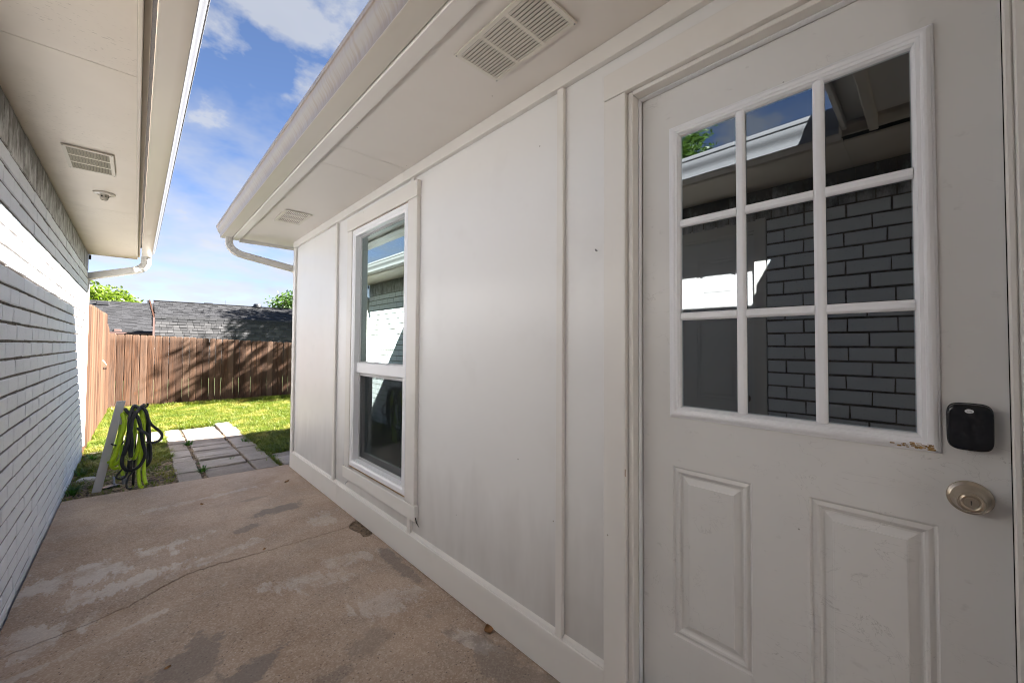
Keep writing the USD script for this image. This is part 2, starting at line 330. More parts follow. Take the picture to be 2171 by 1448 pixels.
def cedar(name, c0, c1, grey, top=1.40):
    g = G(); p = g.pos(); r = g('object_info')['random']
    off = g('combine_xyz', x=g.math('multiply', r, 17.0), y=g.math('multiply', r, 31.0), z=g.math('multiply', r, 11.0))['vector']
    q = g('vector_math', math_type='add', vector1=p, vector2=off)['vector']
    grain = g.noise(g.mapped(q, (55, 55, 1.6)), 1.6, 6, 0.65, 0.3); wide = g.noise(g.mapped(q, (9, 9, 0.9)), 1.5, 4, 0.6)
    c = g.mix(g.rng(grain, 0.36, 0.62), c0, c1)
    c = g.mix(g.rng(wide, 0.42, 0.72, 0, 0.75), c, grey)
    c = g.mix(g.rng(r, 0.35, 1, 0, 0.75), c, tuple(1.3*x for x in c0)); c = g.mix(g.rng(r, 0.3, 0.0, 0, 0.55), c, tuple(1.15*x for x in grey)); zz = g('separate_xyz', vector=p)['z']; c = g.mix(g.math('multiply', g.rng(g.math('add', zz, g.math('multiply', grain, 0.10)), top, top+0.12), 0.4), c, tuple(1.6*x for x in grey))
    kn = g('voronoi_texture', vector=g.mapped(q, (1, 1, 0.55)), scale=4.2); kd = kn['distance']
    c = g.mix(g.rng(kd, 0.05, 0.10, 0.6, 0), c, (0.13, 0.055, 0.022))
    c = g.mix(g.rng(kd, 0.02, 0.045, 0.8, 0), c, (0.07, 0.035, 0.02))
    b = g('principled_bsdf', base_color=c, roughness=0.75, normal=g.bump(g.math('add', grain, wide), 0.55, 0.006), specular_ior_level=0.3); done(name, g, b['BSDF'])
cedar('cedar', (0.018, 0.0075, 0.0033), (0.105, 0.047, 0.022), (0.125, 0.080, 0.056))
cedar('cedar_gate', (0.016, 0.006, 0.0026), (0.095, 0.041, 0.018), (0.11, 0.065, 0.040), 3.0)
def shingle():
    g = G(); p = g.pos(); r = g('geometry')['random_per_island']
    c = g.mix(r, (0.014, 0.014, 0.017), (0.050, 0.049, 0.053))
    c = g.mix(0.25, c, g.mix(g.noise(p, 60, 3), (0.012, 0.012, 0.014), (0.07, 0.07, 0.07)))
    b = g('principled_bsdf', base_color=c, roughness=0.9, normal=g.bump(g.noise(p, 90, 3), 0.5, 0.006)); done('shingle', g, b['BSDF'])
    g = G(); p = g.pos(); r = g('object_info')['random']
    c = g.mix(r, (0.013, 0.013, 0.016), (0.066, 0.064, 0.067))
    c = g.mix(0.25, c, g.mix(g.noise(p, 60, 3), (0.012, 0.012, 0.014), (0.08, 0.077, 0.075)))
    b = g('principled_bsdf', base_color=c, roughness=0.9, normal=g.bump(g.noise(p, 90, 3), 0.5, 0.006)); done('shingle_tab', g, b['BSDF'])
shingle()
def simple(name, col, rough=0.5, metal=0.0, var=0.15, bump=0.1, scale=30, spec=0.5, **kw):
    g = G(); p = g.pos(); n = g.noise(p, scale, 4)
    c = g.mix(g.rng(n, 0.3, 0.7), tuple(x*(1-var) for x in col), tuple(min(1, x*(1+var)) for x in col))
    b = g('principled_bsdf', base_color=c, roughness=rough, metallic=metal, normal=g.bump(n, bump, 0.002), specular_ior_level=spec, **kw); done(name, g, b['BSDF'])
simple('hose_green', (0.40, 0.58, 0.012), 0.42); simple('hose_black', (0.012, 0.012, 0.016), 0.55, bump=0.3, scale=200)
simple('black_plastic', (0.006, 0.006, 0.008), 0.16, var=0.3, bump=0.01); simple('black_rubber', (0.02, 0.02, 0.022), 0.6)
simple('nickel', (0.52, 0.45, 0.36), 0.28, 1.0, 0.12, 0.03, 60); simple('dark_slot', (0.01, 0.01, 0.01), 0.7)
simple('steel', (0.22, 0.225, 0.235), 0.4, 1.0); simple('white_mark', (0.75, 0.76, 0.78), 0.4); simple('grey_print', (0.12, 0.12, 0.13), 0.5)
simple('caulk', (0.34, 0.21, 0.11), 0.8, var=0.5, bump=0.6, scale=25); simple('porcelain', (0.50, 0.45, 0.38), 0.35)
simple('white_cord', (0.75, 0.72, 0.66), 0.6); simple('limestone', (0.48, 0.46, 0.43), 0.85, bump=0.6); simple('bark', (0.10, 0.075, 0.05), 0.9, var=0.4, bump=0.8)
simple('broken_bed', (0.17, 0.12, 0.08), 0.95, var=0.5, bump=0.9, scale=60)
simple('rust_flake', (0.33, 0.20, 0.075), 0.9, var=0.5, bump=0.8, scale=90); simple('dry_leaf', (0.22, 0.105, 0.035), 0.7, var=0.4); simple('litter', (0.27, 0.195, 0.13), 0.85, var=0.5, scale=18)
simple('attic_vent', (0.05, 0.05, 0.055), 0.5, 0.5)
def leafy(name, a, b, trans=0.45, rough=0.45):
    g = G(); r = g('geometry')['random_per_island']; n = g.noise(g.pos(), 0.8, 3)
    c = g.mix(r, a, b); c = g.mix(g.rng(n, 0.35, 0.65, 0, 0.4), c, tuple(0.6*x for x in a))
    d = g('principled_bsdf', base_color=c, roughness=rough); t = g('translucent_bsdf', color=g('vector_math', math_type='multiply', vector1=c, vector2=(1.25, 1.35, 0.55))['vector'])
    m = g('mix_closure', fac=trans, closure1=d['BSDF'], closure2=t['BSDF']); done(name, g, m['closure'])
leafy('leaf_yellow', (0.13, 0.19, 0.022), (0.27, 0.32, 0.045)); leafy('leaf_green', (0.07, 0.13, 0.025), (0.17, 0.25, 0.05)); leafy('weed_leaf', (0.05, 0.13, 0.02), (0.10, 0.22, 0.03))
def grass_mat():
    g = G(); r = g('geometry')['random_per_island']; o = g('object_info')['random']
    c = g.mix(r, (0.10, 0.14, 0.008), (0.34, 0.33, 0.03)); c = g.mix(g.rng(o, 0.55, 1.0, 0, 0.55), c, (0.26, 0.25, 0.06)); big = g.noise(g.pos(), 2.6, 4); c = g.mix(g.rng(big, 0.50, 0.64, 0, 0.65), c, (0.34, 0.29, 0.09)); c = g.mix(g.rng(big, 0.46, 0.32, 0, 0.6), c, (0.06, 0.105, 0.012)); c = g.mix(g.rng(r, 0.92, 0.93, 0, 0.8), c, (0.36, 0.27, 0.12))
    d = g('principled_bsdf', base_color=c, roughness=0.5); t = g('translucent_bsdf', color=g('vector_math', math_type='multiply', vector1=c, vector2=(1.2, 1.25, 0.5))['vector'])
    m = g('mix_closure', fac=0.4, closure1=d['BSDF'], closure2=t['BSDF']); done('grass_blade', g, m['closure'])
grass_mat()
def pane(name, base, tint, gl=(1, 1, 1)):
    """coated double glazing: reflects base of the light seen straight on, more at a slant"""
    g = G(); p = g.pos(); nrm = g.bump(g.noise(p, 2.2, 2), 0.02, 0.01)
    f = g.math('add', base, g.math('multiply', g('fresnel', IOR=1.5)['fac'], 1-base))
    f = g.math('multiply', f, g.math('subtract', 1.0, g('geometry')['backfacing']))
    dust = g.rng(g.noise(g.mapped(p, (1, 2, 1)), 5, 6, 0.65), 0.5, 0.8, 0.004, 0.022)
    t = g('transparent_bsdf', color=tint); s = g('glossy_bsdf', color=gl, roughness=0.0, normal=nrm)
    m = g('mix_closure', fac=f, closure1=t['BSDF'], closure2=s['BSDF'])
    m = g('mix_closure', fac=dust, closure1=m['closure'], closure2=g('diffuse_bsdf', color=(0.5, 0.5, 0.5))['BSDF']); done(name, g, m['closure'])
pane('window_glass', 0.38, (0.55, 0.62, 0.58), (0.84, 1.0, 0.96)); pane('door_glass', 0.18, (0.5, 0.55, 0.58), (0.84, 0.93, 1.0))
def screen():
    g = G(); d = g('diffuse_bsdf', color=(0.03, 0.03, 0.032)); t = g('transparent_bsdf', color=(1, 1, 1))
    m = g('mix_closure', fac=0.30, closure1=t['BSDF'], closure2=d['BSDF']); done('insect_screen', g, m['closure'])
screen()
# ------------------------------------------------------------------ ground, slab, paved path
def struct(name, mesh, mat, label=None, smooth=False): return obj(name, mesh, mat, None, smooth, label, 'structure')
def ground():
    # one sheet, fine and uneven near the path, coarse to the horizon
    xs = np.unique(np.concatenate([np.linspace(-300, -8, 18), np.linspace(-8, 12, 81), np.linspace(12, 300, 18)])); ys = np.unique(np.concatenate([np.linspace(-200, -4, 10), np.linspace(-4, 4.6, 8), np.linspace(4.6, 14, 60), np.linspace(14, 400, 30)]))
    X, Y = np.meshgrid(xs, ys, indexing='ij'); P = np.stack([X.ravel(), Y.ravel(), np.zeros(X.size)], 1)
    z = -0.045+0.016*meshkit.fbm(P*1.9)*(P[:, 1] > 4.9)
    P[:, 2] = np.where(P[:, 1] > 4.5, z, -0.12)
    n = len(ys); i, j = np.meshgrid(np.arange(len(xs)-1), np.arange(n-1), indexing='ij'); a = (i*n+j).ravel()
    struct('ground', (P, np.stack([a, a+n, a+n+1, a+1], 1)), 'soil', 'bare brown soil and lawn ground', True)
ground()
CRACK = [(-0.47, 2.655), (-0.378, 2.66), (-0.19, 2.70), (-0.002, 2.757), (0.13, 2.85), (0.246, 2.918), (0.38, 2.925), (0.516, 2.91), (0.75, 2.90), (1.01, 2.892), (1.14, 2.895)]
def slab():
    P = np.array(CRACK); t = np.linspace(0, 1, 90); s = np.r_[0, np.cumsum(np.hypot(*np.diff(P, axis=0).T))]; s /= s[-1]
    L = np.stack([np.interp(t, s, P[:, 0]), np.interp(t, s, P[:, 1])], 1); L[:, 1] += nr.normal(0, 0.0055, len(L))
    hole = sg.Polygon([(1.215, 2.965), (1.24, 2.93), (1.24, 2.72), (1.205, 2.665), (1.178, 2.655), (1.15, 2.67), (1.155, 2.74), (1.138, 2.80), (1.128, 2.88), (1.155, 2.925), (1.18, 2.95)])
    edge = [(-0.47, 4.932)]+[(x, 4.932-0.06*(x+0.424)+nr.normal(0, 0.003)) for x in np.linspace(-.35, 1.2, 30)]+[(1.30, 4.83)]
    lw = [(-.4145+nr.normal(0, .0018), y) for y in np.linspace(4.92, -5.9, 150)]
    edge[0] = (-.414, 4.932)
    top = sg.Polygon(lw+[(-.414, -6), (1.30, -6)]+edge[::-1])
    crack = sg.LineString(L).buffer(0.0036, cap_style=2).union(sg.LineString(L[30:60]).buffer(0.0042))
    fine = sg.LineString([(1.19, 2.66), (1.21, 2.56), (1.24, 2.5)]).buffer(0.002).union(sg.LineString([(0.95, 2.62), (0.99, 2.5), (0.955, 2.44), (0.9, 2.40)]).buffer(0.0012))
    poly = top.difference(ops.unary_union([crack, hole, fine]))
    mb = MB()
    for q in (poly.geoms if poly.geom_type == 'MultiPolygon' else [poly]): mb.mesh(prism(q.simplify(0.0004), 0.09, 'z', -0.09))
    struct('patio_slab', mb.get(), 'concrete', 'worn reddish concrete slab with a long crack')
    # broken bed under the chipped hole
    P = np.array([(x, y, 0) for x in np.linspace(1.10, 1.26, 20) for y in np.linspace(2.6, 3.0, 40)]); P[:, 2] = -0.026+0.03*meshkit.fbm(P*22)
    i, j = np.meshgrid(np.arange(19), np.arange(39), indexing='ij'); a = (i*40+j).ravel(); P2 = (P, np.stack([a, a+40, a+41, a+1], 1))
    struct('broken_concrete', P2, 'broken_bed', 'crumbled concrete in the chipped hole by the baseboard')
slab()
def pavers():
    x = UsdGeom.Xform.Define(stage, '/World/paved_path'); o = tag(x.GetPrim(), 'path of mixed concrete stepping pavers through the lawn', None, None, 'structure')
    def put(x0, x1, y0, y1, sk=0.0):
        j = lambda a=0.008: rng.uniform(-a, a)
        z = -0.012+rng.uniform(-0.014, 0.008); t = 0.006
        def ring(i, zz): return [(x0+i+q[0], y0+i+q[1], zz+q[4]), (x1-i+q[2], y0+i+q[1]+sk, zz-q[4]), (x1-i+q[2], y1-i+q[3]+sk, zz+q[5]), (x0+i+q[0], y1-i+q[3], zz-q[5])]
        q = [j(), j(.006), j(), j(.006), j(.003), j(.003)]
        def dense(r):
            r = np.array(r); out = []
            for k in range(4):
                for s in np.linspace(0, 1, 5)[:-1]: out.append(r[k]*(1-s)+r[(k+1) % 4]*s)
            return np.array(out)
        A, Bq, C = dense(ring(0, z-0.06)), dense(ring(0, z-0.007)), dense(ring(t, z))
        w = nr.normal(0, 0.0022, (16, 2)); A[:, :2] += w; Bq[:, :2] += w; C[:, :2] += w+nr.normal(0, .0015, (16, 2))
        obj('paver', loft([A, Bq, C], cap1=True), 'stone_paver', o)
    Ly = [4.915, 5.285, 5.69, 5.835, 6.07, 6.45, 6.87, 7.35, 7.75, 8.1]
    for a, b in zip(Ly, Ly[1:]): put(.332, .515, a+.010, b-.010, -0.02)
    My = [4.905, 5.055, 5.33, 5.545, 5.72, 5.845, 6.06, 6.25, 6.50, 6.66, 6.98, 7.25, 7.62, 8.02]
    for a, b in zip(My, My[1:]): put(.548, .938, a+.010, b-.010, -0.015)
    Ry = [4.90, 5.335, 5.71, 6.12, 6.36, 6.82, 7.20, 7.62, 8.2]
    for a, b in zip(Ry, Ry[1:]): put(.968, 1.178, a+.010, b-.010, 0.0)
    for a, b in ((4.90, 5.12), (5.13, 5.30), (5.31, 5.52)):
        put(1.215, 1.75, a, b, 0.05); put(1.77, 2.3, a+.05, b+.05, 0.03)
    for a, b in ((7.15, 7.55), (7.57, 8.0)): put(-.12, .30, a, b, 0.02)
    put(-.38, -.14, 7.0, 7.2, 0)
pavers()

# ------------------------------------------------------------------ shared building pieces
def gutter(parent, x, s, y0, y1, z, mat):
    """K-style gutter; x: its back, s: +1 or -1 outwards, z: its bottom"""
    prof = [(0, .112), (0, .0), (.002, -.002), (.086, -.002), (.09, .0), (.0905, .006), (.092, .022), (.097, .036), (.106, .049), (.114, .060), (.1185, .073), (.1195, .088), (.1215, .092), (.126, .094), (.1275, .1), (.1275, .112), (.125, .1155), (.121, .1155), (.119, .112)]
    if s < 0: prof = [(.128/.1275*a, b) for a, b in prof]
    poly = sg.Polygon([(x+s*a, z+b) for a, b in prof])
    v, f = prism(poly, y1-y0, 'y', y0)
    return obj('gutter', (v, f), mat, parent, 35)
def downspout(parent, P, b, w, d, mat, bends):
    """rectangular fluted pipe along P; b: fixed axis across the bends; bends: index ranges with crimped rings"""
    P = np.asarray(P, float); T = np.gradient(P, axis=0); T /= np.linalg.norm(T, axis=1, keepdims=True); b = np.asarray(b, float)
    a = []
    for k in range(4):
        for t in np.linspace(-1, 1, 13)[:-1]:
            fl = 0.045*(abs(math.sin(2.0*PI*t)) > .75 and abs(t) < .85); cr = 0.12*max(0, abs(t)-.85)/.15
            q = (t*(1-cr/4), 1-fl-cr*.6)
            for _ in range(k): q = (-q[1], q[0])
            a.append(q)
    a = np.array(a); rings = []
    for i, p in enumerate(P):
        n = np.cross(T[i], b); n /= np.linalg.norm(n); bb = np.cross(n, T[i])
        k = 1.0
        for lo, hi in bends:
            if lo <= i <= hi: k = 1.05 if i % 2 else 0.95
        rings.append(p+np.outer(a[:, 0]*w/2*k, bb)+np.outer(a[:, 1]*d/2*k, n))
    return obj('downspout', loft(rings, cap0=True, cap1=True), mat, parent, 25)
def soffit_vent(parent, x0, x1, y0, y1, z, mat, label=None, slat=None):
    lx, ly = x1-x0, y1-y0; m = .016; bl = (ly-4*m)/3
    holes = [sg.box(x0+m, y0+m+k*(bl+m), x1-m, y0+m+k*(bl+m)+bl) for k in range(3)]
    fr = obj('soffit_vent', prism(sg.box(x0, y0, x1, y1).difference(ops.unary_union(holes)), .007, 'z', z-.011), mat, parent, label=label)
    obj('vent_backing', B(x0+.008, x1-.008, y0+.008, y1-.008, z-.0035, z-.0015), 'dark_slot', fr)
    for h in holes:
        a0, b0, a1, b1 = h.bounds; n = 13; st = (a1-a0)/n
        for i in range(n):
            c = a0+(i+.5)*st; w = st*.44
            q = sg.Polygon([(c-w, z-.0115), (c-w+.0012, z-.0125), (c+w, z-.0095), (c+w-.002, z-.0055), (c-w+.002, z-.009)])
            obj('slat', prism(q, b1-b0-.002, 'y', b0+.001), slat or mat, fr)
    for (a, b) in ((x0+.006, y0+.006), (x1-.006, y0+.006), (x0+.006, y1-.006), (x1-.006, y1-.006)):
        obj('screw', revolve([(.0001, .0), (.003, .0), (.003, .0015), (.0001, .002)], 8, (a, b, z-.0108), (0, 0, -1)), 'steel', fr)
    return fr
def raised_panel(parent, y0, y1, z0, z1, x, mat, sign=-1):
    w = min(y1-y0, z1-z0); k = 1.0
    prof = [(0, 0), (.0025, -.005), (.006, -.0065), (.010, -.0045), (.0155, -.0025), (.0205, -.0045), (.0235, -.0095), (.0265, -.011), (.031, -.011), (.0475, -.0035), (.0485, -.0015), (.05, -.001)]
    return obj('door_panel', rect_loft(y0, y1, z0, z1, prof, sign, x, True), mat, parent)
# ------------------------------------------------------------------ the white house on the right
XW = 1.22; ZS = 2.405
def white_house():
    H = thing('white_house', 'white panelled house on the right with a half-glazed back door and tall sash window', 'house')
    R = lambda *a: sg.box(*a)
    win = R(2.262, -.905+1.299, 3.095, .878+1.299); door = R(-.125, -.02, .712, 2.183)
    def panel(y0, y1, cut=None):
        p = R(y0, .02, y1, ZS); p = p.difference(cut) if cut is not None else p
        return obj('wall_panel', prism(p, .05, 'x', XW+.02), 'wall_paint', H)
    panel(3.453, 4.70); panel(1.0195, 3.4505, win); panel(-4.0, 1.0165, door)
    # far walls and gable roof
    mb = MB(); mb.box(XW+.071, 8.3, 4.66, 4.715, .02, 2.5); mb.box(8.25, 8.3, -4.0, 4.655, .02, 2.5); mb.box(XW+.071, 8.245, -4.0, -3.95, .02, 2.5)
    obj('wall', mb.get(), 'wall_paint', H)
    rf = sg.Polygon([(.655, 2.54), (.655, 2.56), (4.45, 3.81), (8.5, 2.47), (8.5, 2.44), (8.3, 2.44), (1.25, 2.43), (.775, 2.44), (.775, 2.53)])
    obj('roof', prism(rf, 9.2, 'y', -4.18), 'shingle', H)
    # eave: fascia, soffit boards, frieze, gutter
    obj('fascia', cbox(.702, .768, -4.1, 5.0, 2.388, 2.535, .003), 'trim_paint', H)
    for a, b in ((.30, 2.2525), (2.2555, 2.5245), (2.5275, 4.985)): obj('soffit_panel', B(.7685, XW+.021, a, b, ZS, ZS+.012), 'soffit_paint', H)
    obj('rake_board', cbox(.7685, 1.30, 4.985, 5.012, 2.375, 2.53, .003), 'trim_paint', H)
    obj('rake_soffit', B(XW+.022, 1.32, 4.716, 4.984, ZS-.004, ZS+.01), 'soffit_paint', H)
    for a, b in ((-3.9, 2.30), (2.302, 4.718)): obj('frieze_board', cbox(XW-.006, XW+.0195, a, b, 2.338, ZS-.001, .002), 'trim_paint', H)
    gutter(H, .699, -1, .30, 5.02, 2.398, 'gutter_stained')
    obj('drip_edge', B(.655, .70, .30, 5.02, 2.536, 2.539), 'downspout_paint', H)
    A = [(.675, 4.955, 2.402), (.675, 4.955, 2.37), (.675, 4.955, 2.345)]
    for t in np.linspace(0, 1, 12): A.append((.675+.10*(1-math.cos(t*1.22))/.66, 4.955-.018*t, 2.345-.115*math.sin(t*1.22)))
    A += [(.79+.44*t, 4.935-.10*t, 2.231-.095*t) for t in np.linspace(.04, 1, 7)]
    A += [(1.25, 4.83, 2.128), (1.272, 4.822, 2.108), (1.288, 4.815, 2.08), (1.296, 4.81, 2.04), (1.30, 4.80, 1.9), (1.30, 4.78, 1.0), (1.30, 4.78, .12)]
    downspout(H, A, (0.0, 1, 0), .082, .062, 'downspout_paint', ((3, 14), (22, 25)))
    # boards on the wall: baseboard in lengths, bead on it, battens
    for a, b in ((-3.9, .806), (.0, .0), (.809, 3.362), (3.365, 4.722)):
        if b > a: obj('baseboard', cbox(XW-.004, XW+.0195, a, b, .004, .166, .003), 'trim_paint', H)
    for a, b in ((.81, 1.0), (1.036, 3.455), (3.497, 4.66)): obj('base_bead', prism(sg.Polygon([(XW+.0195, .166), (XW+.004, .167), (XW+.008, .1745), (XW+.0195, .181)]), b-a, 'y', a), 'trim_paint', H)
    for (a, b, z0, z1) in ((4.665, 4.721, .167, 2.337), (3.456, 3.495, .167, 2.337), (1.001, 1.034, .150, 2.337), (2.175, 2.212, .167, .262), (2.175, 2.212, 2.306, 2.337)):
        obj('batten', cbox(XW+.0005, XW+.0195, a, b, z0, z1, .002), 'trim_paint', H)
    obj('corner_board', cbox(XW+.001, XW+.06, 4.7225, 4.742, .004, 2.40, .003), 'trim_paint', H)
    soffit_vent(H, .852, 1.066, .815, 1.228, ZS, 'vent_paint', 'large white louvred vent nearest the camera in the soffit')
    soffit_vent(H, .862, 1.068, 3.60, 3.975, ZS, 'vent_paint', 'white louvred vent near the far end of the soffit')
    obj('bent_nail', tube([(XW+.02, .853, 1.655), (XW+.006, .851, 1.658), (XW+.004, .847, 1.652)], .0022, 6), 'steel', H)
    obj('bent_nail', tube([(XW+.02, 3.18, .228), (XW+.0, 3.17, .225), (XW-.008, 3.165, .215)], .002, 6), 'steel', H)
    obj('paint_flake', tube([(XW-.006, 2.10, .29), (XW-.004, 2.088, .262), (XW+.01, 2.082, .235)], (.003, .003, .0008), 5), 'dark_slot', H)
    # window
    W = obj('window', prism(R(2.243, -.924+1.299, 3.112, .894+1.299).difference(R(2.293, -.874+1.299, 3.062, .844+1.299)), .062, 'x', XW+.004), 'vinyl', H)
    obj('frame_lip', rect_loft(2.243, 3.112, .375, 2.193, [(0, 0), (0, .004), (.004, .0065), (.03, .0065), (.036, .002), (.046, -.004), (.05, -.012)], -1, XW+.004), 'vinyl', W)
    obj('meeting_rail', cbox(XW+.022, XW+.066, 2.294, 3.061, 1.089, 1.165, .004), 'vinyl', W)
    obj('pane', B(XW+.052, XW+.056, 2.293, 3.062, 1.166, 2.142), 'window_glass', W)
    obj('glazing_bead', rect_loft(2.2935, 3.0615, 1.1655, 2.1425, [(0, .010), (.005, .010), (.009, .003), (.010, 0)], -1, XW+.051), 'sash_grey', W)
    obj('lower_sash', prism(R(2.294, .426, 3.061, 1.088).difference(R(2.329, .478, 3.026, 1.06)), .026, 'x', XW+.066), 'sash_grey', W)
    obj('pane', B(XW+.078, XW+.082, 2.329, 3.026, .478, 1.06), 'window_glass', W)
    obj('screen_frame', prism(R(2.2945, .426, 3.0605, 1.087).difference(R(2.314, .446, 3.041, 1.067)), .010, 'x', XW+.044), 'sash_grey', W)
    obj('insect_screen', B(XW+.0485, XW+.0492, 2.314, 3.041, .446, 1.067), 'insect_screen', W)
    for a, b, z0, z1 in ((2.236, 2.2425, .37, 2.2), (3.1125, 3.1205, .36, 2.2), (2.236, 3.12, 2.1935, 2.2), (2.24, 3.118, .362, .3745)):
        obj('caulk_bead', cbox(XW+.004, XW+.012, a, b, z0, z1, .0015), 'caulk', W)
    # window casing boards
    C = obj('window_casing', cbox(XW-.008, XW+.0195, 2.120, 3.214, 2.2015, 2.305, .003), 'trim_paint', H)
    obj('casing_board', cbox(XW-.006, XW+.0195, 2.122, 2.235, .353, 2.2, .003), 'trim_paint', C)
    obj('casing_board', cbox(XW-.004, XW+.0195, 3.122, 3.212, .353, 2.2, .003), 'trim_paint', C)
    obj('apron_board', cbox(XW-.010, XW+.0195, 2.106, 3.225, .262, .351, .003), 'trim_paint', C)
    # dark rooms behind the glass
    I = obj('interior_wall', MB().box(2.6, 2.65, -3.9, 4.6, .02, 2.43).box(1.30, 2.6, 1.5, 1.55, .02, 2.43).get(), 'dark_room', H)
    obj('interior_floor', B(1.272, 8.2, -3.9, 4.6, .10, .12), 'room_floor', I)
    # door frame
    F = obj('door_casing', cbox(XW-.005, XW+.0195, .7215, .8075, .004, 2.184, .002), 'trim_paint', H)
    obj('casing_head', cbox(XW-.006, XW+.0195, -.24, .8075, 2.186, 2.279, .002), 'trim_paint', F)
    obj('casing_board', cbox(XW-.005, XW+.0195, -.235, -.1375, .004, 2.184, .002), 'trim_paint', F)
    obj('jamb', cbox(XW+.012, XW+.12, .702, .7205, .02, 2.1835, .002), 'trim_paint', F)
    obj('jamb', cbox(XW+.012, XW+.12, -.1365, -.1185, .02, 2.1835, .002), 'trim_paint', F)
    obj('head_jamb', cbox(XW+.0125, XW+.12, -.118, .7015, 2.171, 2.1855, .002), 'trim_paint', F)
    for a, b in ((.697, .7015), (-.118, -.113)): obj('weatherstrip', cbox(1.268, 1.289, a, b, .13, 2.17, .0015), 'vinyl', F)
    obj('weatherstrip', cbox(1.268, 1.289, -.112, .6965, 2.166, 2.1705, .0015), 'vinyl', F)
    obj('weatherstrip', cbox(1.252, 1.2675, -.118, -.106, .13, 2.17, .003), 'trim_paint', F)
    obj('threshold', cbox(1.20, 1.34, -.117, .701, .095, .127, .004), 'steel', F)
    obj('wood_chip', cbox(1.2135, 1.2155, .7195, .7225, .86, .885, .0008), 'caulk', F)
    # door
    s = 1.0574; X = 1.29; zz = lambda z: z*s+EYE
    lite = (-.0115, .5985, zz(-.2165), zz(.692)); pans = ((.3415*s, .5585*s), (-.0035*s, .2145*s)); pz = (zz(-.8805), zz(-.3675))
    slab = R(-.1065, .13, .6955, 2.1655)
    cut = [R(lite[0]+.02, lite[2]+.02, lite[1]-.02, lite[3]-.02)]+[R(a, pz[0], b, pz[1]) for a, b in pans]
    D = obj('door', prism(slab.difference(ops.unary_union(cut)), .044, 'x', X), 'door_paint', H)
    obj('door_core', B(X+.02, X+.040, -.10, .69, .14, lite[2]), 'door_paint', D)
    for a, b in pans: raised_panel(D, a, b, pz[0], pz[1], X, 'door_paint')
    g0, g1, gz0, gz1 = .0268, .5585, zz(-.1795), zz(.6585)
    wi = lite[1]-g1
    prof = [(0, -.0005), (0, .003), (.0015, .0055), (.0045, .006), (.0055, .0085), (.012, .0125), (.017, .0135), (.0215, .0125), (.0225, .0105), (.030, .0095), (.0315, .0065), (.0355, .003), (.0385, -.006), (.041, -.010)]
    k = wi/.041
    obj('window_frame', rect_loft(*lite, [(a*k, b) for a, b in prof], -1, X), 'vinyl', D)
    m_y = [.3645*1.05, .188*1.05]; m_z = [.3845*1.05+EYE, .095*1.05+EYE]; hw = .0125
    mp = [(-hw, .012), (-hw, .0065), (-hw+.003, .003), (-hw*.45, .0005), (hw*.45, .0005), (hw-.003, .003), (hw, .0065), (hw, .012)]
    for c in m_y:
        v, f = prism(sg.Polygon([(c+a, X-.0075+b) for a, b in mp]), gz1-gz0+.006, 'z', gz0-.003); obj('muntin', (v[:, [1, 0, 2]], f[:, ::-1]), 'vinyl', D)
    ye = [g0-.002]+[q for c in m_y[::-1] for q in (c-hw+.0005, c+hw-.0005)]+[g1+.002]
    for c in m_z:
        for i in (0, 2, 4):
            v, f = prism(sg.Polygon([(X-.0068+b*.95, c+a) for a, b in mp]), ye[i+1]-ye[i], 'y', ye[i]); obj('muntin', (v, f), 'vinyl', D)
    zedge = [gz0-.002]+[q for c in m_z[::-1] for q in (c-hw+.004, c+hw-.004)]+[gz1+.002]
    for i in (0, 2, 4):
        for j in (0, 2, 4): obj('pane', B(X+.006, X+.009, ye[i]-.001, ye[i+1]+.001, zedge[j], zedge[j+1]), 'door_glass', D)
    # flaking rust at the lower corner of the glazing frame
    mb = MB()
    for _ in range(46):
        y = lite[0]+.012+abs(rng.gauss(0, .03)); z = lite[2]+.006+rng.random()*.012; r = rng.uniform(.0012, .0035)
        mb.mesh(cbox(X-.0125-rng.random()*.002, X-.008, y-r*1.6, y+r*1.6, z-r*.6, z+r*.6, r*.4))
    obj('rust_flakes', mb.get(), 'rust_flake', D, kind='stuff')
    # keypad lock
    yc, zc = -.0525, zz(-.1525)-.003
    def sup(w, h, n=5.5, m=56): 
        t = np.linspace(0, 2*PI, m, endpoint=False); return [(w*np.sign(math.cos(a))*abs(math.cos(a))**(2/n), h*np.sign(math.sin(a))*abs(math.sin(a))**(2/n)*(1-.05*(abs(math.cos(a))**(2/n))**2)) for a in t]
    rg = [[(x, yc+a*k, zc+b*k) for a, b in sup(.0325, .0485)] for x, k in ((X-.0002, 1.0), (X-.016, 1.0), (X-.020, .985), (X-.0215, .95), (X-.0222, .90))]
    K = obj('keypad_lock', loft(rg, cap1=True), 'black_plastic', D, 35)
    obj('lock_backplate', loft([[(x, yc+a*k, zc+b*k) for a, b in sup(.0325, .0485)] for x, k in ((X-.0001, 1.03), (X-.004, 1.03), (X-.005, 1.0))], cap1=True), 'black_rubber', K)
    el = [(.0065*math.cos(a), .0042*math.sin(a)) for a in np.linspace(0, 2*PI, 28, endpoint=False)]
    obj('oval_badge', loft([[(x, yc+.001+a, zc+.0345+b) for a, b in el] for x in (X-.022, X-.0228)], cap1=True), 'white_mark', K)
    t = meshkit.text_mesh('Yale', .0027, .0003); v = np.array(t.vertices); v[:, 0] -= v[:, 0].mean(); v[:, 1] -= .0013
    obj('badge_lettering', (np.stack([X-.0229-v[:, 2], yc+.001-v[:, 0], zc+.0345+v[:, 1]], 1), np.array(t.faces)), 'grey_print', K)
    # knob
    kc = (X, -.0505, zz(-.296))
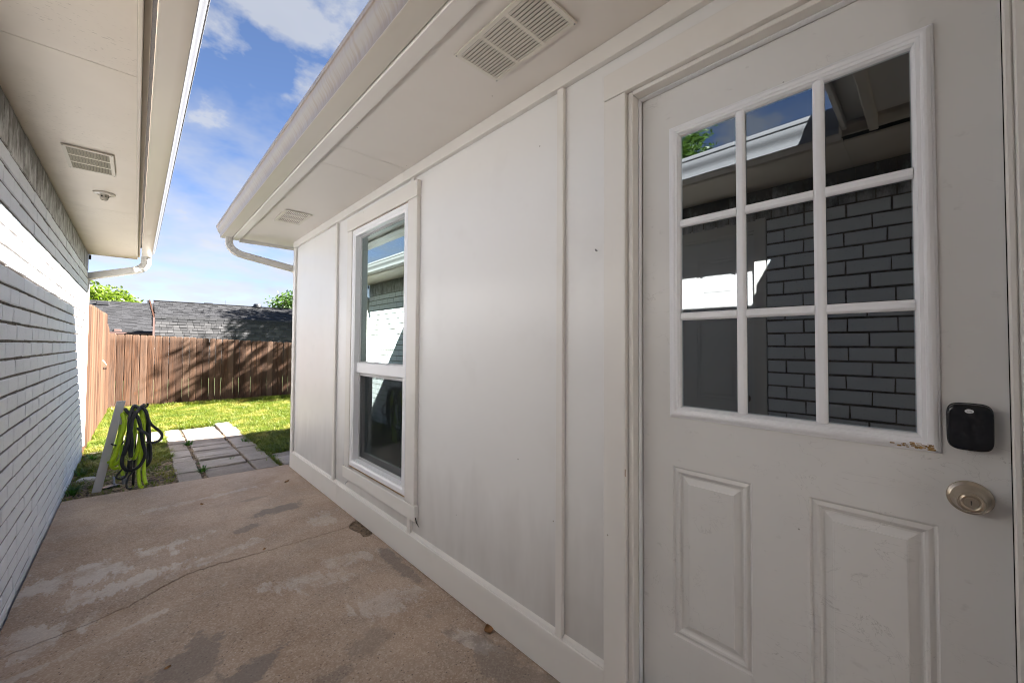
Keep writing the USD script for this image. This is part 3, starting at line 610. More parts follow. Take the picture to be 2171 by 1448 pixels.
    KN = obj('door_knob', revolve([(.034, 0), (.0345, .004), (.0335, .008), (.031, .0105), (.0285, .0125), (.0275, .017), (.025, .024), (.0222, .034), (.0212, .040), (.0205, .044), (.0193, .0465), (.0188, .0455), (.0178, .0455), (.0172, .0475), (.0145, .0485), (.0118, .0475), (.011, .0462), (.0102, .0462), (.0098, .048), (.0001, .0485)], 40, kc, (-1, 0, 0)), 'nickel', D, 30)
    obj('keyhole', cbox(X-.0491, X-.048, kc[1]-.0011, kc[1]+.0011, kc[2]-.0045, kc[2]+.0045, .0004), 'dark_slot', KN)
white_house()

# ------------------------------------------------------------------ the painted brick house on the left
XL = -0.424; ZL = 2.354; YE = 6.80
def brick_shape(y0, y1, z0, z1, x, depth=.014):
    j = lambda a=.0022: rng.uniform(-a, a); b = .004; x1 = x+rng.uniform(-.0018, .0012)
    q = [(y0+j(), z0+j()), (y1+j(), z0+j()), (y1+j(), z1+j()), (y0+j(), z1+j())]
    inn = [(y0+b+j(), z0+b+j()), (y1-b+j(), z0+b+j()), (y1-b+j(), z1-b+j()), (y0+b+j(), z1-b+j())]
    return loft([[(x-depth-.004, a, c) for a, c in q], [(x1-b, a, c) for a, c in q], [(x1+j(.0006), a, c) for a, c in inn]], cap1=True)
def brick_house():
    H = thing('brick_house', 'white painted brick house on the left with a beige soffit', 'house')
    dy0, dy1, dz = .747, 1.79, 2.165
    body = sg.box(-4.5, -.15, YE-.012, ZL).difference(sg.box(dy0, -.2, dy1, dz))
    Wl = obj('wall', prism(body, .10, 'x', XL-.1145), 'mortar', H)
    obj('end_wall', MB().box(-7.5, XL-.112, YE-.10, YE-.014, -.1, 2.5).box(-7.5, XL-.112, -4.5, -4.4, -.1, 2.5).get(), 'brick_paint', H)
    bricks, C = [], .084
    def row(z0, z1, start, end, shift):
        y = start-(.1 if shift else .2)+rng.uniform(-.006, .006); top = start
        while top > end+.02:
            lo = max(y, end); bricks.append((lo+.0035, top-.0035, z0, z1)); top = y; y = top-.2+rng.uniform(-.012, .012)
    for k in range(27):
        z1 = 2.142-C*k; z0 = z1-C+.0115
        if z0 > dz: row(z0, z1, YE, -4.4, k % 2)
        else: row(z0, z1, YE, dy1, k % 2); row(z0, z1, dy0, -4.4, k % 2)
    eye = np.array([0, 0, EYE])
    def size(b): c = np.array([XL, (b[0]+b[1])/2, (b[2]+b[3])/2]); return -np.linalg.norm(c-eye) if c[1] > 2.45 else -99-abs(c[1])
    bricks.sort(key=size, reverse=True); rest = MB()
    for i, b in enumerate(bricks):
        m = brick_shape(*b, XL)
        if i < 300: obj('brick', m, 'brick_paint', Wl)
        else: rest.mesh(m)
    obj('brick_courses', rest.get(), 'brick_paint', Wl, kind='stuff')
    y = YE; far = MB()
    while y > -4.3:
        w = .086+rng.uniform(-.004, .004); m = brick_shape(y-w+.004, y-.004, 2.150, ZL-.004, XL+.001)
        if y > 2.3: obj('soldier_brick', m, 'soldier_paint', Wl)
        else: far.mesh(m)
        y -= w
    obj('soldier_course', far.get(), 'soldier_paint', Wl, kind='stuff')
    # eave
    rf = sg.Polygon([(.045, 2.50), (.045, 2.52), (-4.1, 3.86), (-8.2, 2.5), (-8.2, 2.46), (-7.5, 2.42), (-.02, 2.42), (-.02, 2.49)])
    obj('roof', prism(rf, 11.3, 'y', -4.5), 'shingle', H)
    ys = [.30, 2.152, 4.468, 6.10, 6.80]
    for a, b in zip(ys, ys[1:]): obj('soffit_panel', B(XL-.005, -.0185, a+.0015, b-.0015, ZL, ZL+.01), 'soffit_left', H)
    obj('soffit_trim', cbox(-.018, -.004, .30, 6.79, ZL-.006, ZL+.02, .003), 'soffit_old', H)
    obj('fascia', cbox(-.0035, .016, -4.4, 6.80, ZL+.022, 2.495, .002), 'soffit_old', H)
    obj('rake_board', cbox(XL-.3, -.004, 6.8, 6.82, ZL-.004, 2.5, .002), 'soffit_old', H)
    gutter(H, .030, 1, .30, 6.60, ZL-.004, 'gutter_grey')
    A = [(.073, 6.545, 2.352), (.073, 6.545, 2.325), (.073, 6.55, 2.30)]
    for t in np.linspace(0, 1, 12): A.append((.073-.10*(1-math.cos(t*1.3))/.73, 6.55+.03*t, 2.30-.125*math.sin(t*1.3)))
    A += [(-.035-.35*t, 6.585+.25*t, 2.178-.075*t) for t in np.linspace(.05, 1, 6)]
    A += [(-.41, 6.85, 2.095), (-.44, 6.865, 2.08), (-.455, 6.87, 2.05), (-.46, 6.87, 1.9), (-.46, 6.87, .1)]
    downspout(H, A, (.58, .81, 0), .066, .076, 'downspout_paint', ((3, 14),))
    soffit_vent(H, -.310, -.114, 3.13, 3.505, ZL, 'old_vent', 'beige louvred vent in the left soffit', 'old_slat')
    c = (-.183, 3.985, ZL)
    LH = obj('lamp_holder', revolve([(.057, 0), (.057, .006), (.052, .011), (.040, .014), (.036, .015), (.0355, .011), (.024, .010), (.023, .013), (.0225, .03), (.020, .046), (.019, .048), (.015, .048), (.014, .02), (.0001, .018)], 32, c, (0, 0, -1)), 'porcelain', H, 30)
    for a in (-.4, .5, 1.4): obj('socket_slot', cbox(c[0]+.0215*math.cos(a-1.7)-.004, c[0]+.0215*math.cos(a-1.7)+.004, c[1]+.0215*math.sin(a-1.7)-.004, c[1]+.0215*math.sin(a-1.7)+.004, ZL-.030, ZL-.022, .001), 'dark_slot', LH)
    obj('ceiling_joist_end', cbox(XL+.002, XL+.02, 6.805, 6.83, 2.29, 2.345, .003), 'dark_slot', H)
    # covered walk behind the camera, joining the two houses
    BW = obj('breezeway_roof', sgz(), 'trim_paint', H)
    obj('breezeway_beam', cbox(-.02, .70, .165, .20, 2.37, 2.43, .004), 'soffit_old', BW)
    obj('breezeway_fascia', cbox(-.005, .66, .281, .30, 2.40, 2.66, .003), 'trim_paint', BW)
    obj('soffit_panel', B(XL-.005, -.02, -4.4, .2985, ZL, ZL+.01), 'soffit_left', BW)
    obj('soffit_panel', B(.7685, 1.238, -4.0, .2985, ZS, ZS+.012), 'soffit_paint', BW)
    # side door
    F = obj('door_casing', prism(sg.box(dy0+.002, -.05, dy1-.002, dz-.002).difference(sg.box(dy0+.07, -.1, dy1-.07, dz-.075)), .03, 'x', XL-.03), 'trim_paint', H)
    obj('door_jamb', prism(sg.box(dy0+.055, -.04, dy1-.055, dz-.06).difference(sg.box(dy0+.082, -.1, dy1-.082, dz-.087)), .08, 'x', XL-.112), 'trim_paint', F)
    a, b, x = dy0+.083, dy1-.083, XL-.06
    ps = []
    for p0, p1 in ((a+.10, (a+b)/2-.05), ((a+b)/2+.05, b-.10)):
        for q0, q1 in ((.22, .78), (.92, 1.52), (1.66, 1.95)): ps.append((p0, p1, q0, q1))
    D = obj('door', prism(sg.box(a, .02, b, dz-.09).difference(ops.unary_union([sg.box(p[0], p[2], p[1], p[3]) for p in ps])), .04, 'x', x-.04), 'wall_paint', H)
    for p in ps: raised_panel(D, p[0], p[1], p[2], p[3], x, 'wall_paint', 1)
    obj('door_knob', revolve([(.03, 0), (.03, .008), (.012, .015), (.012, .035), (.026, .045), (.027, .06), (.015, .068), (.0001, .069)], 24, (x, a+.06, .95), (1, 0, 0)), 'nickel', D, 30)
def sgz():
    mb = MB(); mb.box(-.019, .7675, -4.4, .279, 2.44, 2.62); mb.box(XL-.4, 1.7, -4.4, .28, 2.63, 2.65); return mb.get()
brick_house()
# ------------------------------------------------------------------ fences
def picket(w, h, t, ear):
    e = rng.uniform(.7, 1.2)*ear; x = w/2
    return sg.Polygon([(-x, -.08), (x, -.08), (x+rng.uniform(-.003, .003), h-e), (x-e*.75, h+rng.uniform(-.004, .004)), (-x+e*.75, h+rng.uniform(-.004, .004)), (-x+rng.uniform(-.003, .003), h-e)])
def bevelled(poly, t, axis, at):
    """a fence board whose front edges are worn round: towards -y (axis y) or +x (axis x)"""
    c = np.array(poly.exterior.coords)[:-1]; n = len(c)
    rows = [(1.0, 0.0), (1.0, t*.6), (.95, t*.88), (.84, t)]
    if axis == 'y': R = [[(x*k, at+t-d, z) for x, z in c] for k, d in rows]
    else: R = [[(at+d, y*k, z) for y, z in c] for k, d in rows]
    mb = MB().mesh(loft(R)); mb.mesh((np.array(R[-1]), prism_cap(n))); mb.mesh((np.array(R[0]), prism_cap(n))); return mb.get()
def prism_cap(n): return np.array([(0, j, j+1) for j in range(1, n-1)])
def back_fence():
    F = thing('wood_fence', 'long weathered brown picket fence across the back of the lawn', 'fence'); Y = 11.3
    x = -.40; i = 0
    while x < 6.4:
        w = rng.choice((.110, .1125, .114, .1145)) if x > .6 else rng.uniform(.112, .1145); pitch = .1155
        top = 1.497-.0436*(min(x, 4)+.36)+rng.uniform(-.008, .008)
        v, f = bevelled(picket(w, top, .015, .022), .016, 'y', Y); v = np.array(v)
        tilt = rng.uniform(-.006, .006) if x > .6 else rng.uniform(-.003, .003); v[:, 0] += x+pitch/2+tilt*v[:, 2]; v[:, 1] += rng.uniform(-.004, .004)+tilt*.6*v[:, 2]
        obj('picket', (v, f), 'cedar', F); x += pitch
    for z in (.06, .80, 1.30): obj('rail', cbox(-.4, 6.4, Y+.022, Y+.06, z-.04, z+.04, .004), 'cedar', F)
    for q in (.2, 2.6, 5.0): obj('post', cbox(q-.045, q+.045, Y+.062, Y+.15, -.1, 1.33, .005), 'cedar', F)
back_fence()
def gate_fence():
    F = thing('wood_fence', 'tall warm brown fence boards by the brick house corner, stepping down to the back', 'fence')
    y = 6.86; n = 0
    while y < 11.2:
        w = .138; x = -.455+.016*(y-6.9)
        if y < 10.35: top = 1.74+.06*min(1, (y-6.86)/.8)+.03*(y-6.86)/3.5 - (.06 if n == 0 else 0)
        else: top = 1.69-.22*(y-10.35)/.85
        v, f = bevelled(picket(w-rng.uniform(.001, .004), top+rng.uniform(-.006, .006), .018, .03), .018, 'x', 0); v = np.array(v)
        v[:, 0] += x+rng.uniform(-.004, .004); v[:, 1] += y+w/2
        obj('board', (v, f), 'cedar_gate', F); y += w; n += 1
    for z in (.35, 1.0, 1.5): obj('rail', cbox(-.52, -.47, 6.9, 11.2, z-.04, z+.04, .004), 'cedar_gate', F)
    obj('post', cbox(-.58, -.475, 6.88, 6.97, -.1, 1.70, .005), 'cedar_gate', F)
    obj('post', cbox(-.50, -.41, 10.9, 11.0, -.1, 1.45, .005), 'cedar_gate', F)
    L = obj('gate_latch', MB().box(-.405, -.39, 9.60, 9.78, .86, .90, .004).box(-.392, -.35, 9.66, 9.72, .865, .885, .004).get(), 'black_plastic', F)
    obj('latch_cord', tube(spline([(-.395, 9.52, 1.02), (-.37, 9.56, .98), (-.36, 9.64, .93), (-.375, 9.68, .90)], 16), .006, 6), 'white_cord', L)
    obj('strap_hinge', cbox(-.402, -.394, 9.50, 9.56, .16, .34, .003), 'black_plastic', F)
gate_fence()

# ------------------------------------------------------------------ hose, hanger and small things by the wall
HY = 5.12
def hp(cx, cy, d=0.0):
    """a point of the hanging hose, from its place in the bundle: across, down, forward"""
    return (-.330+cx*.000542, HY-d-.12*min(1, max(0, (cy-250)/1050.)), max(.02, .912-cy*.000695))
def hose_things():
    S = thing('hose_hanger', 'grey painted board leaning beside the hoses at the slab edge', 'hose hanger')
    v, f, _ = meshkit.arrays(cbox(-.030, .030, -.010, .010, 0, .78, .003)); v = np.array(v)
    t = .135/.75; v[:, 0] += -.222+t*v[:, 2]*.98; v[:, 1] += 5.045+.035*v[:, 2]
    obj('board', (v, f), 'grey_board', S)
    obj('hanger_arm', tube(spline([(-.10, HY-.035, .655), (-.04, HY, .675), (.04, HY+.01, .69), (.085, HY+.02, .70), (.095, HY+.02, .735)], 20), .009, 8), 'black_plastic', S)
    obj('hanger_stake', tube([(.02, HY+.03, .68), (.015, HY+.01, .3), (.01, HY, -.05)], .010, 8), 'black_plastic', S)
    obj('white_sleeve', cbox(-.09, -.075, HY-.045, HY-.028, .565, .645, .004), 'white_cord', S)
    GH = thing('garden_hose', 'bright yellow-green garden hose hung in long loops', 'hose'); r = .0138
    loops = [
        [(455, 350, .02), (500, 400, .05), (500, 560, .06), (450, 780, .05), (400, 930, .03), (360, 960, .0), (350, 800, -.03), (385, 560, -.05), (420, 400, -.03)],
        [(460, 345, .03), (505, 420, .06), (490, 600, .07), (440, 760, .06), (390, 880, .04), (365, 990, .02), (410, 1045, 0), (465, 1030, -.02), (480, 940, -.04), (470, 700, -.05), (440, 480, -.04)],
        [(520, 325, .03), (550, 400, .07), (545, 600, .08), (505, 800, .07), (440, 950, .05), (400, 985, .03), (385, 900, 0), (420, 700, -.03), (480, 420, -.02)],
        [(635, 285, .01), (690, 330, .05), (700, 500, .06), (680, 700, .06), (650, 880, .05), (620, 945, .03), (600, 900, .0), (610, 700, -.03), (620, 420, -.03)],
    ]
    for L, dx in zip(loops, (-18, -4, 10, 8)): obj('hose_loop', tube(spline([hp(p[0]+dx, p[1], p[2]) for p in L], 90, True), r, 10), 'hose_green', GH, True)
    ends = [[(690, 300, .03), (735, 400, .05), (740, 600, .05), (748, 800, .05), (755, 1050, .06), (765, 1200, .07), (785, 1262, .10)],
            [(650, 290, .03), (715, 420, .045), (725, 620, .05), (712, 830, .055), (690, 1040, .06), (695, 1200, .07), (715, 1290, .09), (735, 1305, .12)],
            [(470, 930, -.01), (472, 1020, .0), (490, 1090, .02), (505, 1150, .03)]]
    for L in ends: obj('hose_end', tube(spline([hp(*p) for p in L], 50), r, 10), 'hose_green', GH, True)
    obj('hose_coupling', tube([hp(505, 1140, .03), hp(530, 1240, .04)], .016, 10), 'steel', GH)
    BH = thing('garden_hose', 'black fabric expanding hose draped over the green one, one loop hanging out to the right', 'hose'); r = .0135
    bl = [[(600, 275, .05), (570, 380, .09), (560, 560, .10), (530, 760, .10), (490, 900, .09), (500, 1010, .08), (560, 1070, .07), (660, 1060, .07), (740, 980, .07), (765, 880, .08), (740, 780, .08), (715, 640, .09), (690, 500, .09), (640, 380, .09), (590, 300, .06)],
          [(740, 258, .06), (690, 300, .08), (620, 370, .11), (585, 450, .12), (590, 640, .11), (600, 800, .10), (590, 900, .09), (575, 800, .09), (560, 600, .1), (600, 420, .12), (660, 330, .1), (715, 270, .07)],
          [(610, 265, .03), (660, 285, .07), (720, 300, .08), (780, 400, .07), (805, 560, .06), (820, 760, .06), (835, 900, .05), (815, 1020, .04), (785, 1060, .03), (800, 900, .0), (800, 700, -.02), (760, 450, -.02), (680, 300, .0)],
          [(500, 300, .04), (560, 370, .07), (590, 420, .10), (585, 520, .11), (555, 700, .11), (510, 860, .1), (530, 700, .06), (560, 480, .02), (520, 330, .0)]]
    for L in bl: obj('hose_loop', tube(spline([hp(*p) for p in L], 110, True), r, 8), 'hose_black', BH, True)
    be = [[(660, 540, .10), (720, 590, .11), (780, 630, .12), (805, 670, .12), (800, 720, .11), (780, 740, .1)],
          [(800, 450, .05), (830, 520, .05), (900, 590, .03), (960, 650, .02), (978, 690, .02), (960, 740, .03), (900, 765, .04), (840, 765, .05), (790, 745, .05)],
          [(355, 715, .05), (390, 740, .05), (440, 745, .05), (500, 700, .05)],
          [(500, 1010, .07), (460, 1080, .06), (430, 1140, .06), (500, 1160, .07), (545, 1120, .07), (560, 1080, .07)],
          [(640, 1060, .06), (600, 1120, .06), (560, 1180, .06), (550, 1240, .08), (570, 1280, .10), (620, 1290, .1)]]
    for k, L in enumerate(be): obj('hose_strap', tube(spline([hp(*p) for p in L], 50), r*(.9 if k < 2 else .55), 8), 'hose_black', BH, True)
    obj('hose_fitting', tube([hp(585, 930, .12), hp(580, 1010, .12), hp(585, 1050, .12)], (.017, .019, .014), 10), 'black_plastic', BH)
    T = thing('metal_bracket', 'small grey metal bracket lying on the leaf litter below the hoses', 'bracket', loc=(-.145, 5.22, -.02), rz=25)
    obj('plate', cbox(-.06, .06, -.03, .03, 0, .012, .003), 'black_plastic', T); 
    for a in (-.05, .04): obj('prong', tube([(a, .02, .01), (a+.015, .06, .035), (a+.03, .10, .06)], .008, 8), 'steel', T)
hose_things()
def limestone():
    v = np.array(trimesh.creation.icosphere(2, 1.0).vertices); f = trimesh.creation.icosphere(2, 1.0).faces
    v = v*(1+.18*meshkit.fbm(v*1.5)[:, None])*[.07, .045, .028]+[-.314, 5.673, -.03]
    o = obj('pale_stone', (v, f), 'limestone', None, 40); tag(o, 'flat pale stone in the dirt beside the brick wall', 'stone')
limestone()
LEAF = [((1.067, 4.217), .045, 'curled brown dry leaf on the slab near the far corner of the panelled wall', .3), ((1.196, 1.406), .05, 'tan dry leaf propped against the baseboard nearest the camera', 1.2), ((.12, 2.124), .022, 'small reddish dry leaf on the slab in front of the dark stain', 0), ((.417, 4.083), .03, 'small yellowish leaf lying in the middle of the far slab', 2), ((.62, 2.93), .022, 'tiny brown leaf scrap beside the long crack', .9)]
def dry_leaves():
    for (x, y), s, lab, a in LEAF:
        n = 9; P = []
        for i, t in enumerate(np.linspace(-1, 1, n)):
            w = .42*(1-abs(t)**1.7)+.015; z = .012+.20*t*t
            for q in (-1, 0, 1): P.append((t*.5+.0, q*w, z*.6+abs(q)*.18*(1+.5*t)))
        P = np.array(P)*s; c, d = math.cos(a), math.sin(a); P = np.stack([x+P[:, 0]*c-P[:, 1]*d, y+P[:, 0]*d+P[:, 1]*c, P[:, 2]+.001], 1)
        f = [(3*i+k, 3*i+3+k, 3*i+4+k, 3*i+1+k) for i in range(n-1) for k in range(2)]
        o = obj('dry_leaf', (P, f), 'dry_leaf', None, True); tag(o, lab, 'leaf')
dry_leaves()
def blade(mb, p, d, L, w, bend, side=None):
    """a grass blade or narrow leaf of three faces from p, leaning towards d"""
    d = np.array(d, float); s = np.cross(d, [0, 0, 1]); s /= np.linalg.norm(s)+1e-9; p = np.array(p, float); V = []
    for t, k in ((0, .7), (.4, 1), (.75, .7), (1, .05)):
        c = p+np.array([d[0]*bend*t*t, d[1]*bend*t*t, 0])*L+np.array([0, 0, 1])*L*(t-.45*bend*t*t); V += [c-s*w*k/2, c+s*w*k/2]
    mb.add(V, [(0, 1, 3, 2), (2, 3, 5, 4), (4, 5, 7, 6)])
WEEDS = [((-.375, 5.20), .10, 34, 'leafy green weed at the foot of the brick wall by the slab corner'), ((-.37, 5.9), .09, 22, 'weed half-way along the wall between the stone and the gate'), ((-.33, 6.55), .10, 26, 'bright weed at the foot of the tall gate boards'), ((.535, 5.25), .075, 30, 'tuft of weed between pavers nearest the slab'), ((.525, 6.72), .09, 30, 'weed growing in the joint where the sunlight begins on the path'), ((1.115, 6.45), .09, 16, 'thin tall weed in the right row of pavers'), ((1.205, 5.36), .055, 22, 'low weed by the pavers at the white house corner'), ((.53, 5.62), .03, 16, 'small moss-like weed in the left paver joint'), ((.83, 5.60), .04, 12, 'flat weed sprig lying across a middle paver'), ((.95, 5.30), .03, 14, 'low green sprig in the right paver joint')]
def weeds():
    for (x, y), s, n, lab in WEEDS:
        mb = MB()
        for _ in range(n):
            a = rng.uniform(0, 2*PI); q = abs(rng.gauss(0, .022)); blade(mb, (x+q*math.cos(a), y+q*math.sin(a), -.035), (math.cos(a), math.sin(a), 0), s*rng.uniform(.6, 1.25), s*rng.uniform(.10, .2), rng.uniform(.35, 1.0))
        o = obj('weed', mb.get(), 'weed_leaf'); tag(o, lab, 'weed')
weeds()

# ------------------------------------------------------------------ lawn
def on_path(x, y):
    if .325 < x < 1.185 and 4.9 < y < 8.08: return True
    if .54 < x < .95 and 4.9 < y < 8.03: return True
    if .96 < x < 1.185 and 4.9 < y < 8.2: return True
    if 1.2 < x < 2.31 and y < 5.55+.02*(x-1.2): return True
    if -.125 < x < .305 and 7.13 < y < 8.02: return True
    return False
def lawn():
    g = UsdGeom.PointInstancer.Define(stage, '/World/lawn_grass'); tag(g.GetPrim(), 'sunlit yellow-green lawn grass around the path and up to the fence', 'grass', None, 'stuff')
    protos = []
    for k in range(5):
        mb = MB()
        for _ in range(26):
            a = rng.uniform(0, 2*PI); q = abs(rng.gauss(0, .035)); b = rng.uniform(0, 2*PI)
            blade(mb, (q*math.cos(a), q*math.sin(a), 0), (math.cos(b), math.sin(b), 0), rng.uniform(.035, .095), rng.uniform(.005, .009), rng.uniform(.3, 1.25))
        m = usdkit.mesh(stage, f'/World/lawn_grass/grass_tuft_{k:03d}' if k else '/World/lawn_grass/grass_tuft', mb.get(), LOOKS['grass_blade']); m.CreateDoubleSidedAttr(True); protos.append(m.GetPath())
    P, S, I, A = [], [], [], []
    for _ in range(30000):
        x = nr.uniform(-.42, 5.2); y = nr.uniform(4.98, 11.9)
        if x > 1.24 and y < 4.8: continue
        if y < 4.99-.06*(x+.42): continue
        if on_path(x, y): continue
        den = 1.0; v = meshkit.fbm(np.array([[x*1.6, y*1.6, .3]]))[0]
        if x < .33 and y < 7.1: den = .05+.4*v if y < 6.0 else .30+.6*v      # thin grass in the dirt by the wall
        if y > 7.0 and x < .33: den = .55+.5*v
        if x > 1.1 and y < 6.3 and v < -.05: den = .5
        if nr.random() > den: continue
        P.append((x, y, -.045+nr.uniform(-.004, .006))); S.append(nr.uniform(.7, 1.25)*(.7 if den < .6 else 1.0)*(1.35 if y > 10.9 else 1)); I.append(nr.integers(5)); A.append(nr.uniform(0, 2*PI))
    g.CreatePrototypesRel().SetTargets(protos)
    g.CreateProtoIndicesAttr(Vt.IntArray([int(i) for i in I])); g.CreatePositionsAttr(Vt.Vec3fArray([Gf.Vec3f(*map(float, p)) for p in P]))
    g.CreateScalesAttr(Vt.Vec3fArray([Gf.Vec3f(float(s)) for s in S])); g.CreateOrientationsAttr(Vt.QuathArray([Gf.Quath(math.cos(a/2), 0, 0, math.sin(a/2)) for a in A]))
lawn()
def litter():
    mb = MB()
    for _ in range(2600):
        x, y = rng.uniform(-.42, .33), 4.96+2.0*rng.random()**1.3
        if rng.random() < .12: x, y = rng.choice((rng.uniform(.515, .548), rng.uniform(.94, .968))), rng.uniform(4.95, 7.6)
        a = rng.uniform(0, 2*PI); L, w = rng.uniform(.008, .03), rng.uniform(.003, .009); c, s = math.cos(a), math.sin(a); z = -.038+rng.uniform(0, .012); t1, t2 = rng.uniform(-.006, .008), rng.uniform(-.004, .006)
        mb.add([(x-c*L-s*w, y-s*L+c*w, z+t1), (x+c*L-s*w, y+s*L+c*w, z+t2), (x+c*L+s*w, y+s*L-c*w, z+t1), (x-c*L+s*w, y-s*L-c*w, z-t2)], [(0, 1, 2, 3)])
    o = obj('leaf_litter', mb.get(), 'litter'); tag(o, 'brown leaf litter and mulch on the dirt below the hoses', 'leaf litter', None, 'stuff')
litter()

# ------------------------------------------------------------------ neighbours behind the fence
def tab(o, u, v, n, w, h, lift, gap=.004):
    """one shingle tab: o lower left corner, u along, v up the slope, n out"""
    a, b, c, d = o+u*gap+n*lift, o+u*(w-gap)+n*lift, o+u*(w-gap)+v*h+n*.001, o+u*gap+v*h+n*.001
    return [a, b, c, d, a-n*lift, b-n*lift], [(0, 1, 2, 3), (4, 5, 1, 0), (4, 0, 3, 3), (5, 2, 1, 1)]
def course(mb_or_call, O, U, V, N, L, Hh, ex, tw):
    k = 0
    while k*ex < Hh-.01:
        s = -rng.random()*tw
        while s < L:
            w = tw*rng.uniform(.7, 1.4); a, b = max(s, 0), min(s+w, L)
            if b-a > .05: mb_or_call(tab(O+U*a+V*(k*ex), U, V, N, b-a, ex*1.04, rng.choice((.007, .009, .018, .022))), k)
            s += w
        k += 1
def barn():
    Bn = thing('neighbor_barn', 'gambrel roofed building with grey shingles behind the back fence', 'building')
    x0, x1 = .50, 9.0; z0, zb, zr = .55, 2.285, 3.075; y0, yb, yr = 19.72, 20.0, 22.0
    obj('wall', MB().box(x0+.28, x1-.25, 20.3, 24, -.05, 2.2).get(), 'brown_trim', Bn)
    prof = sg.Polygon([(y0+.03, z0), (yb+.02, zb-.02), (yr, zr-.02), (yr+2, zb-.02), (yr+2, zb-.2), (yr, zr-.2), (yb+.16, zb-.15), (y0+.15, z0)])
    R = obj('roof', prism(prof, x1-x0, 'x', x0), 'barn_trim', Bn)
    U = np.array([1., 0, 0])
    V = np.array([0, yb-y0, zb-z0]); H1 = np.linalg.norm(V); V = V/H1; N = np.cross(U, V)
    far = MB(); cnt = [0]
    def put(t, k):
        if t[0][0][0] < 5.6 and k >= 3 and cnt[0] < 298: cnt[0] += 1; obj('shingle', t, 'shingle_tab', R)
        else: far.add(*t)
    course(put, np.array([x0, y0, z0]), U, V, N, x1-x0, H1, .108, .20)
    V2 = np.array([0, yr-yb, zr-zb]); H2 = np.linalg.norm(V2); V2 = V2/H2; N2 = np.cross(U, V2)
    course(lambda t, k: far.add(*t), np.array([x0, yb, zb]), U, V2, N2, x1-x0, H2, .108, .20)
    obj('shingle_courses', far.get(), 'shingle', R, kind='stuff')
    cap = MB(); s = x0-.01
    while s < x1: cap.mesh(cbox(s, s+.22, yr-.10, yr+.10, zr-.012+rng.random()*.006, zr+.018+rng.random()*.006, .004)); s += .225
    obj('ridge_cap', cap.get(), 'shingle', R, kind='stuff')
    rk = lambda x, P: [(x+q[2], q[0], q[1]) for q in P]
    up = [(yb-.03, zb+.02, .0), (yr, zr+.03, -.10), (yr, zr-.16, -.10), (yb+.42, zb-.30, .0), (yb+.03, zb-.30, 0)]
    obj('rake_trim', loft([rk(x0-.045, up), rk(x0-.005, up)], cap0=True, cap1=True), 'brown_trim', Bn)
    obj('rake_trim', prism(sg.Polygon([(y0-.02, z0), (yb-.035, zb+.01), (yb+.03, zb-.02), (yb+.03, zb-.3), (y0+.12, z0)]), .05, 'x', x0-.05), 'barn_trim', Bn)
    ext = MB(); course(lambda t, k: ext.add([q+np.array([-.10*max(0, (q[1]-yb)/(yr-yb)), 0, 0]) for q in t[0]], t[1]), np.array([x0-.12, yb, zb]), U, V2, N2, .125, H2, .108, .20)
    obj('overhang_shingles', ext.get(), 'shingle', R, kind='stuff')
    obj('gable_wall', prism(sg.Polygon([(y0+.15, 0), (yb+.18, zb-.2), (yr, zr-.25), (yr+2, zb-.25), (yr+2, 0)]), .05, 'x', x0+.22), 'brown_trim', Bn)
    V0 = obj('ridge_vent', revolve([(.17, 0), (.17, .06), (.16, .12), (.13, .16), (.0001, .17)], 18, (4.15, yr-.05, zr-.02), (0, 0, 1)), 'attic_vent', Bn, 30)
    obj('ridge_vent', cbox(2.15, 2.45, yr-.08, yr+.05, zr, zr+.055, .01), 'attic_vent', Bn)
    obj('mast', tube([(2.93, yr, zr), (2.93, yr, zr+.22)], .006, 5), 'steel', Bn)
barn()
def left_neighbor():
    Hn = thing('neighbor_house', 'low grey shingled house with a rust brown eave, left of the gambrel building', 'house')
    x0, x1 = -9.0, .95; ye, yr, ze, zr = 24.0, 29.0, 1.80, 3.46
    obj('wall', B(x0+.3, x1-.3, ye+.45, yr+4, -.05, 1.74), 'brown_trim', Hn)
    R = obj('roof', prism(sg.Polygon([(ye, ze-.02), (yr, zr-.02), (yr+5, ze-.02), (yr+5, ze-.14), (ye, ze-.14)]), x1-x0, 'x', x0), 'shingle', Hn)
    U = np.array([1., 0, 0]); V = np.array([0, yr-ye, zr-ze]); Hh = np.linalg.norm(V); V /= Hh; N = np.cross(U, V); far = MB()
    course(lambda t, k: far.add(*t), np.array([-4.0, ye, ze]), U, V, N, x1+4.0, Hh, .125, .27)
    obj('shingle_courses', far.get(), 'shingle', R, kind='stuff')
    obj('fascia', cbox(x0, x1, ye-.05, ye-.002, ze-.17, ze-.01, .004), 'brown_trim', Hn)
    obj('gutter', cbox(x0, x1, ye-.15, ye-.052, ze-.10, ze-.012, .015), 'barn_trim', Hn)
    obj('roof_vent', cbox(-1.45, -1.0, yr-.9, yr-.55, zr-.26, zr-.08, .02), 'attic_vent', Hn)
    obj('roof_vent', cbox(-.70, -.46, ye+.05, ye+.3, ze+.0, ze+.12, .02), 'barn_trim', Hn)
left_neighbor()

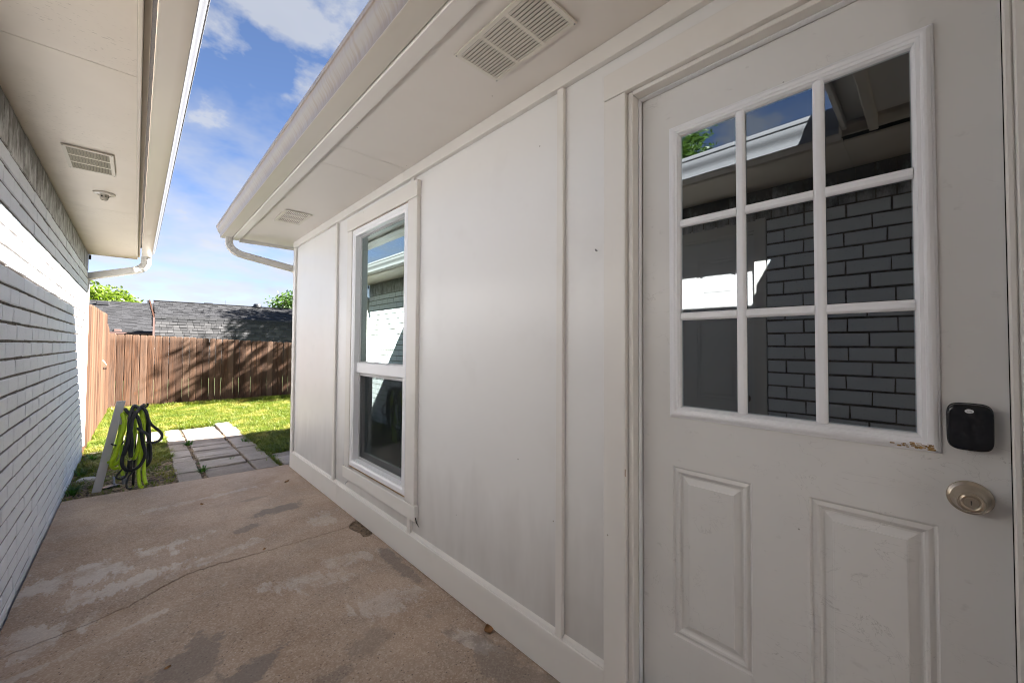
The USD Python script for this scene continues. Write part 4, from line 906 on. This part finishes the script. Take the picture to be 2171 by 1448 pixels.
# ------------------------------------------------------------------ trees
def tree(label, base, top, crown, radii, n_tip, per, leaf, mat, seed, spread=.24, trunk=.12, limbs=9, group=None):
    r = np.random.default_rng(seed); T = thing('broadleaf_tree', label, 'tree', group); base = np.array(base, float); crown = np.array(crown, float); radii = np.array(radii, float)
    fork = base+(crown-base)*.45+r.normal(0, .1, 3)*[1, 1, 0]
    obj('trunk', tube(spline([base-[0, 0, .2], base*.6+fork*.4+r.normal(0, .06, 3), fork, crown*.6+fork*.4], 18), np.linspace(trunk, trunk*.45, 18), 9), 'bark', T, True)
    tips = []
    for _ in range(n_tip):
        d = r.normal(0, 1, 3); d /= np.linalg.norm(d); k = r.random()**.45*(1+.22*math.sin(3*d[0]+seed)*math.cos(4*d[1]))
        tips.append(crown+d*radii*k)
    tips = np.array(tips)
    for i in range(limbs):
        e = tips[i*max(1, n_tip//limbs) % n_tip]; m = (fork+e)/2+r.normal(0, .15, 3)
        obj('limb', tube(spline([fork+(crown-fork)*.2*r.random(), m, e], 10), np.linspace(trunk*.4, .012, 10), 6), 'bark', T, True)
    n = n_tip*per; c = np.repeat(tips, per, 0)+r.normal(0, spread, (n, 3))*[1, 1, .75]
    u = r.normal(0, 1, (n, 3)); u[:, 2] = u[:, 2]*.6-.3; u /= np.linalg.norm(u, axis=1, keepdims=True); w = np.cross(u, r.normal(0, 1, (n, 3))); w /= np.linalg.norm(w, axis=1, keepdims=True)
    L = leaf*r.uniform(.6, 1.3, (n, 1)); V = np.stack([c-u*L*.5, c+w*L*.22, c+u*L*.5, c-w*L*.22], 1).reshape(-1, 3); k = np.arange(n)*4
    obj('crown', (V, np.stack([k, k+1, k+2, k+3], 1)), mat, T)
tree('yellow-green bushy tree behind the low shingled house on the left', (-2.6, 36, 0), 5, (-2.5, 36.2, 3.3), (2.7, 1.6, 1.75), 320, 60, .26, 'leaf_yellow', 3, .27, .16)
tree('green tree rising behind the right end of the gambrel roof', (8.6, 32, 0), 5, (8.5, 32, 3.35), (2.0, 1.6, 1.75), 150, 40, .26, 'leaf_green', 5, .26, .13)
tree('tree beside the white house that shades the back fence', (8.9, 8.8, 0), 7, (8.75, 8.75, 5.5), (1.9, 1.2, 1.8), 170, 27, .17, 'leaf_green', 11, .22, .13)
tree('tall tree beside the gambrel building that shades its roof', (13.6, 17.2, 0), 8, (13.4, 17.1, 8.0), (3.2, 2.0, 2.3), 330, 40, .22, 'leaf_green', 17, .28, .2)
tree('tall green tree standing beyond the brick house', (-16.5, 8.9, 0), 12, (-16.3, 8.9, 9.6), (2.4, 1.9, 2.7), 220, 40, .3, 'leaf_green', 23, .33, .22)
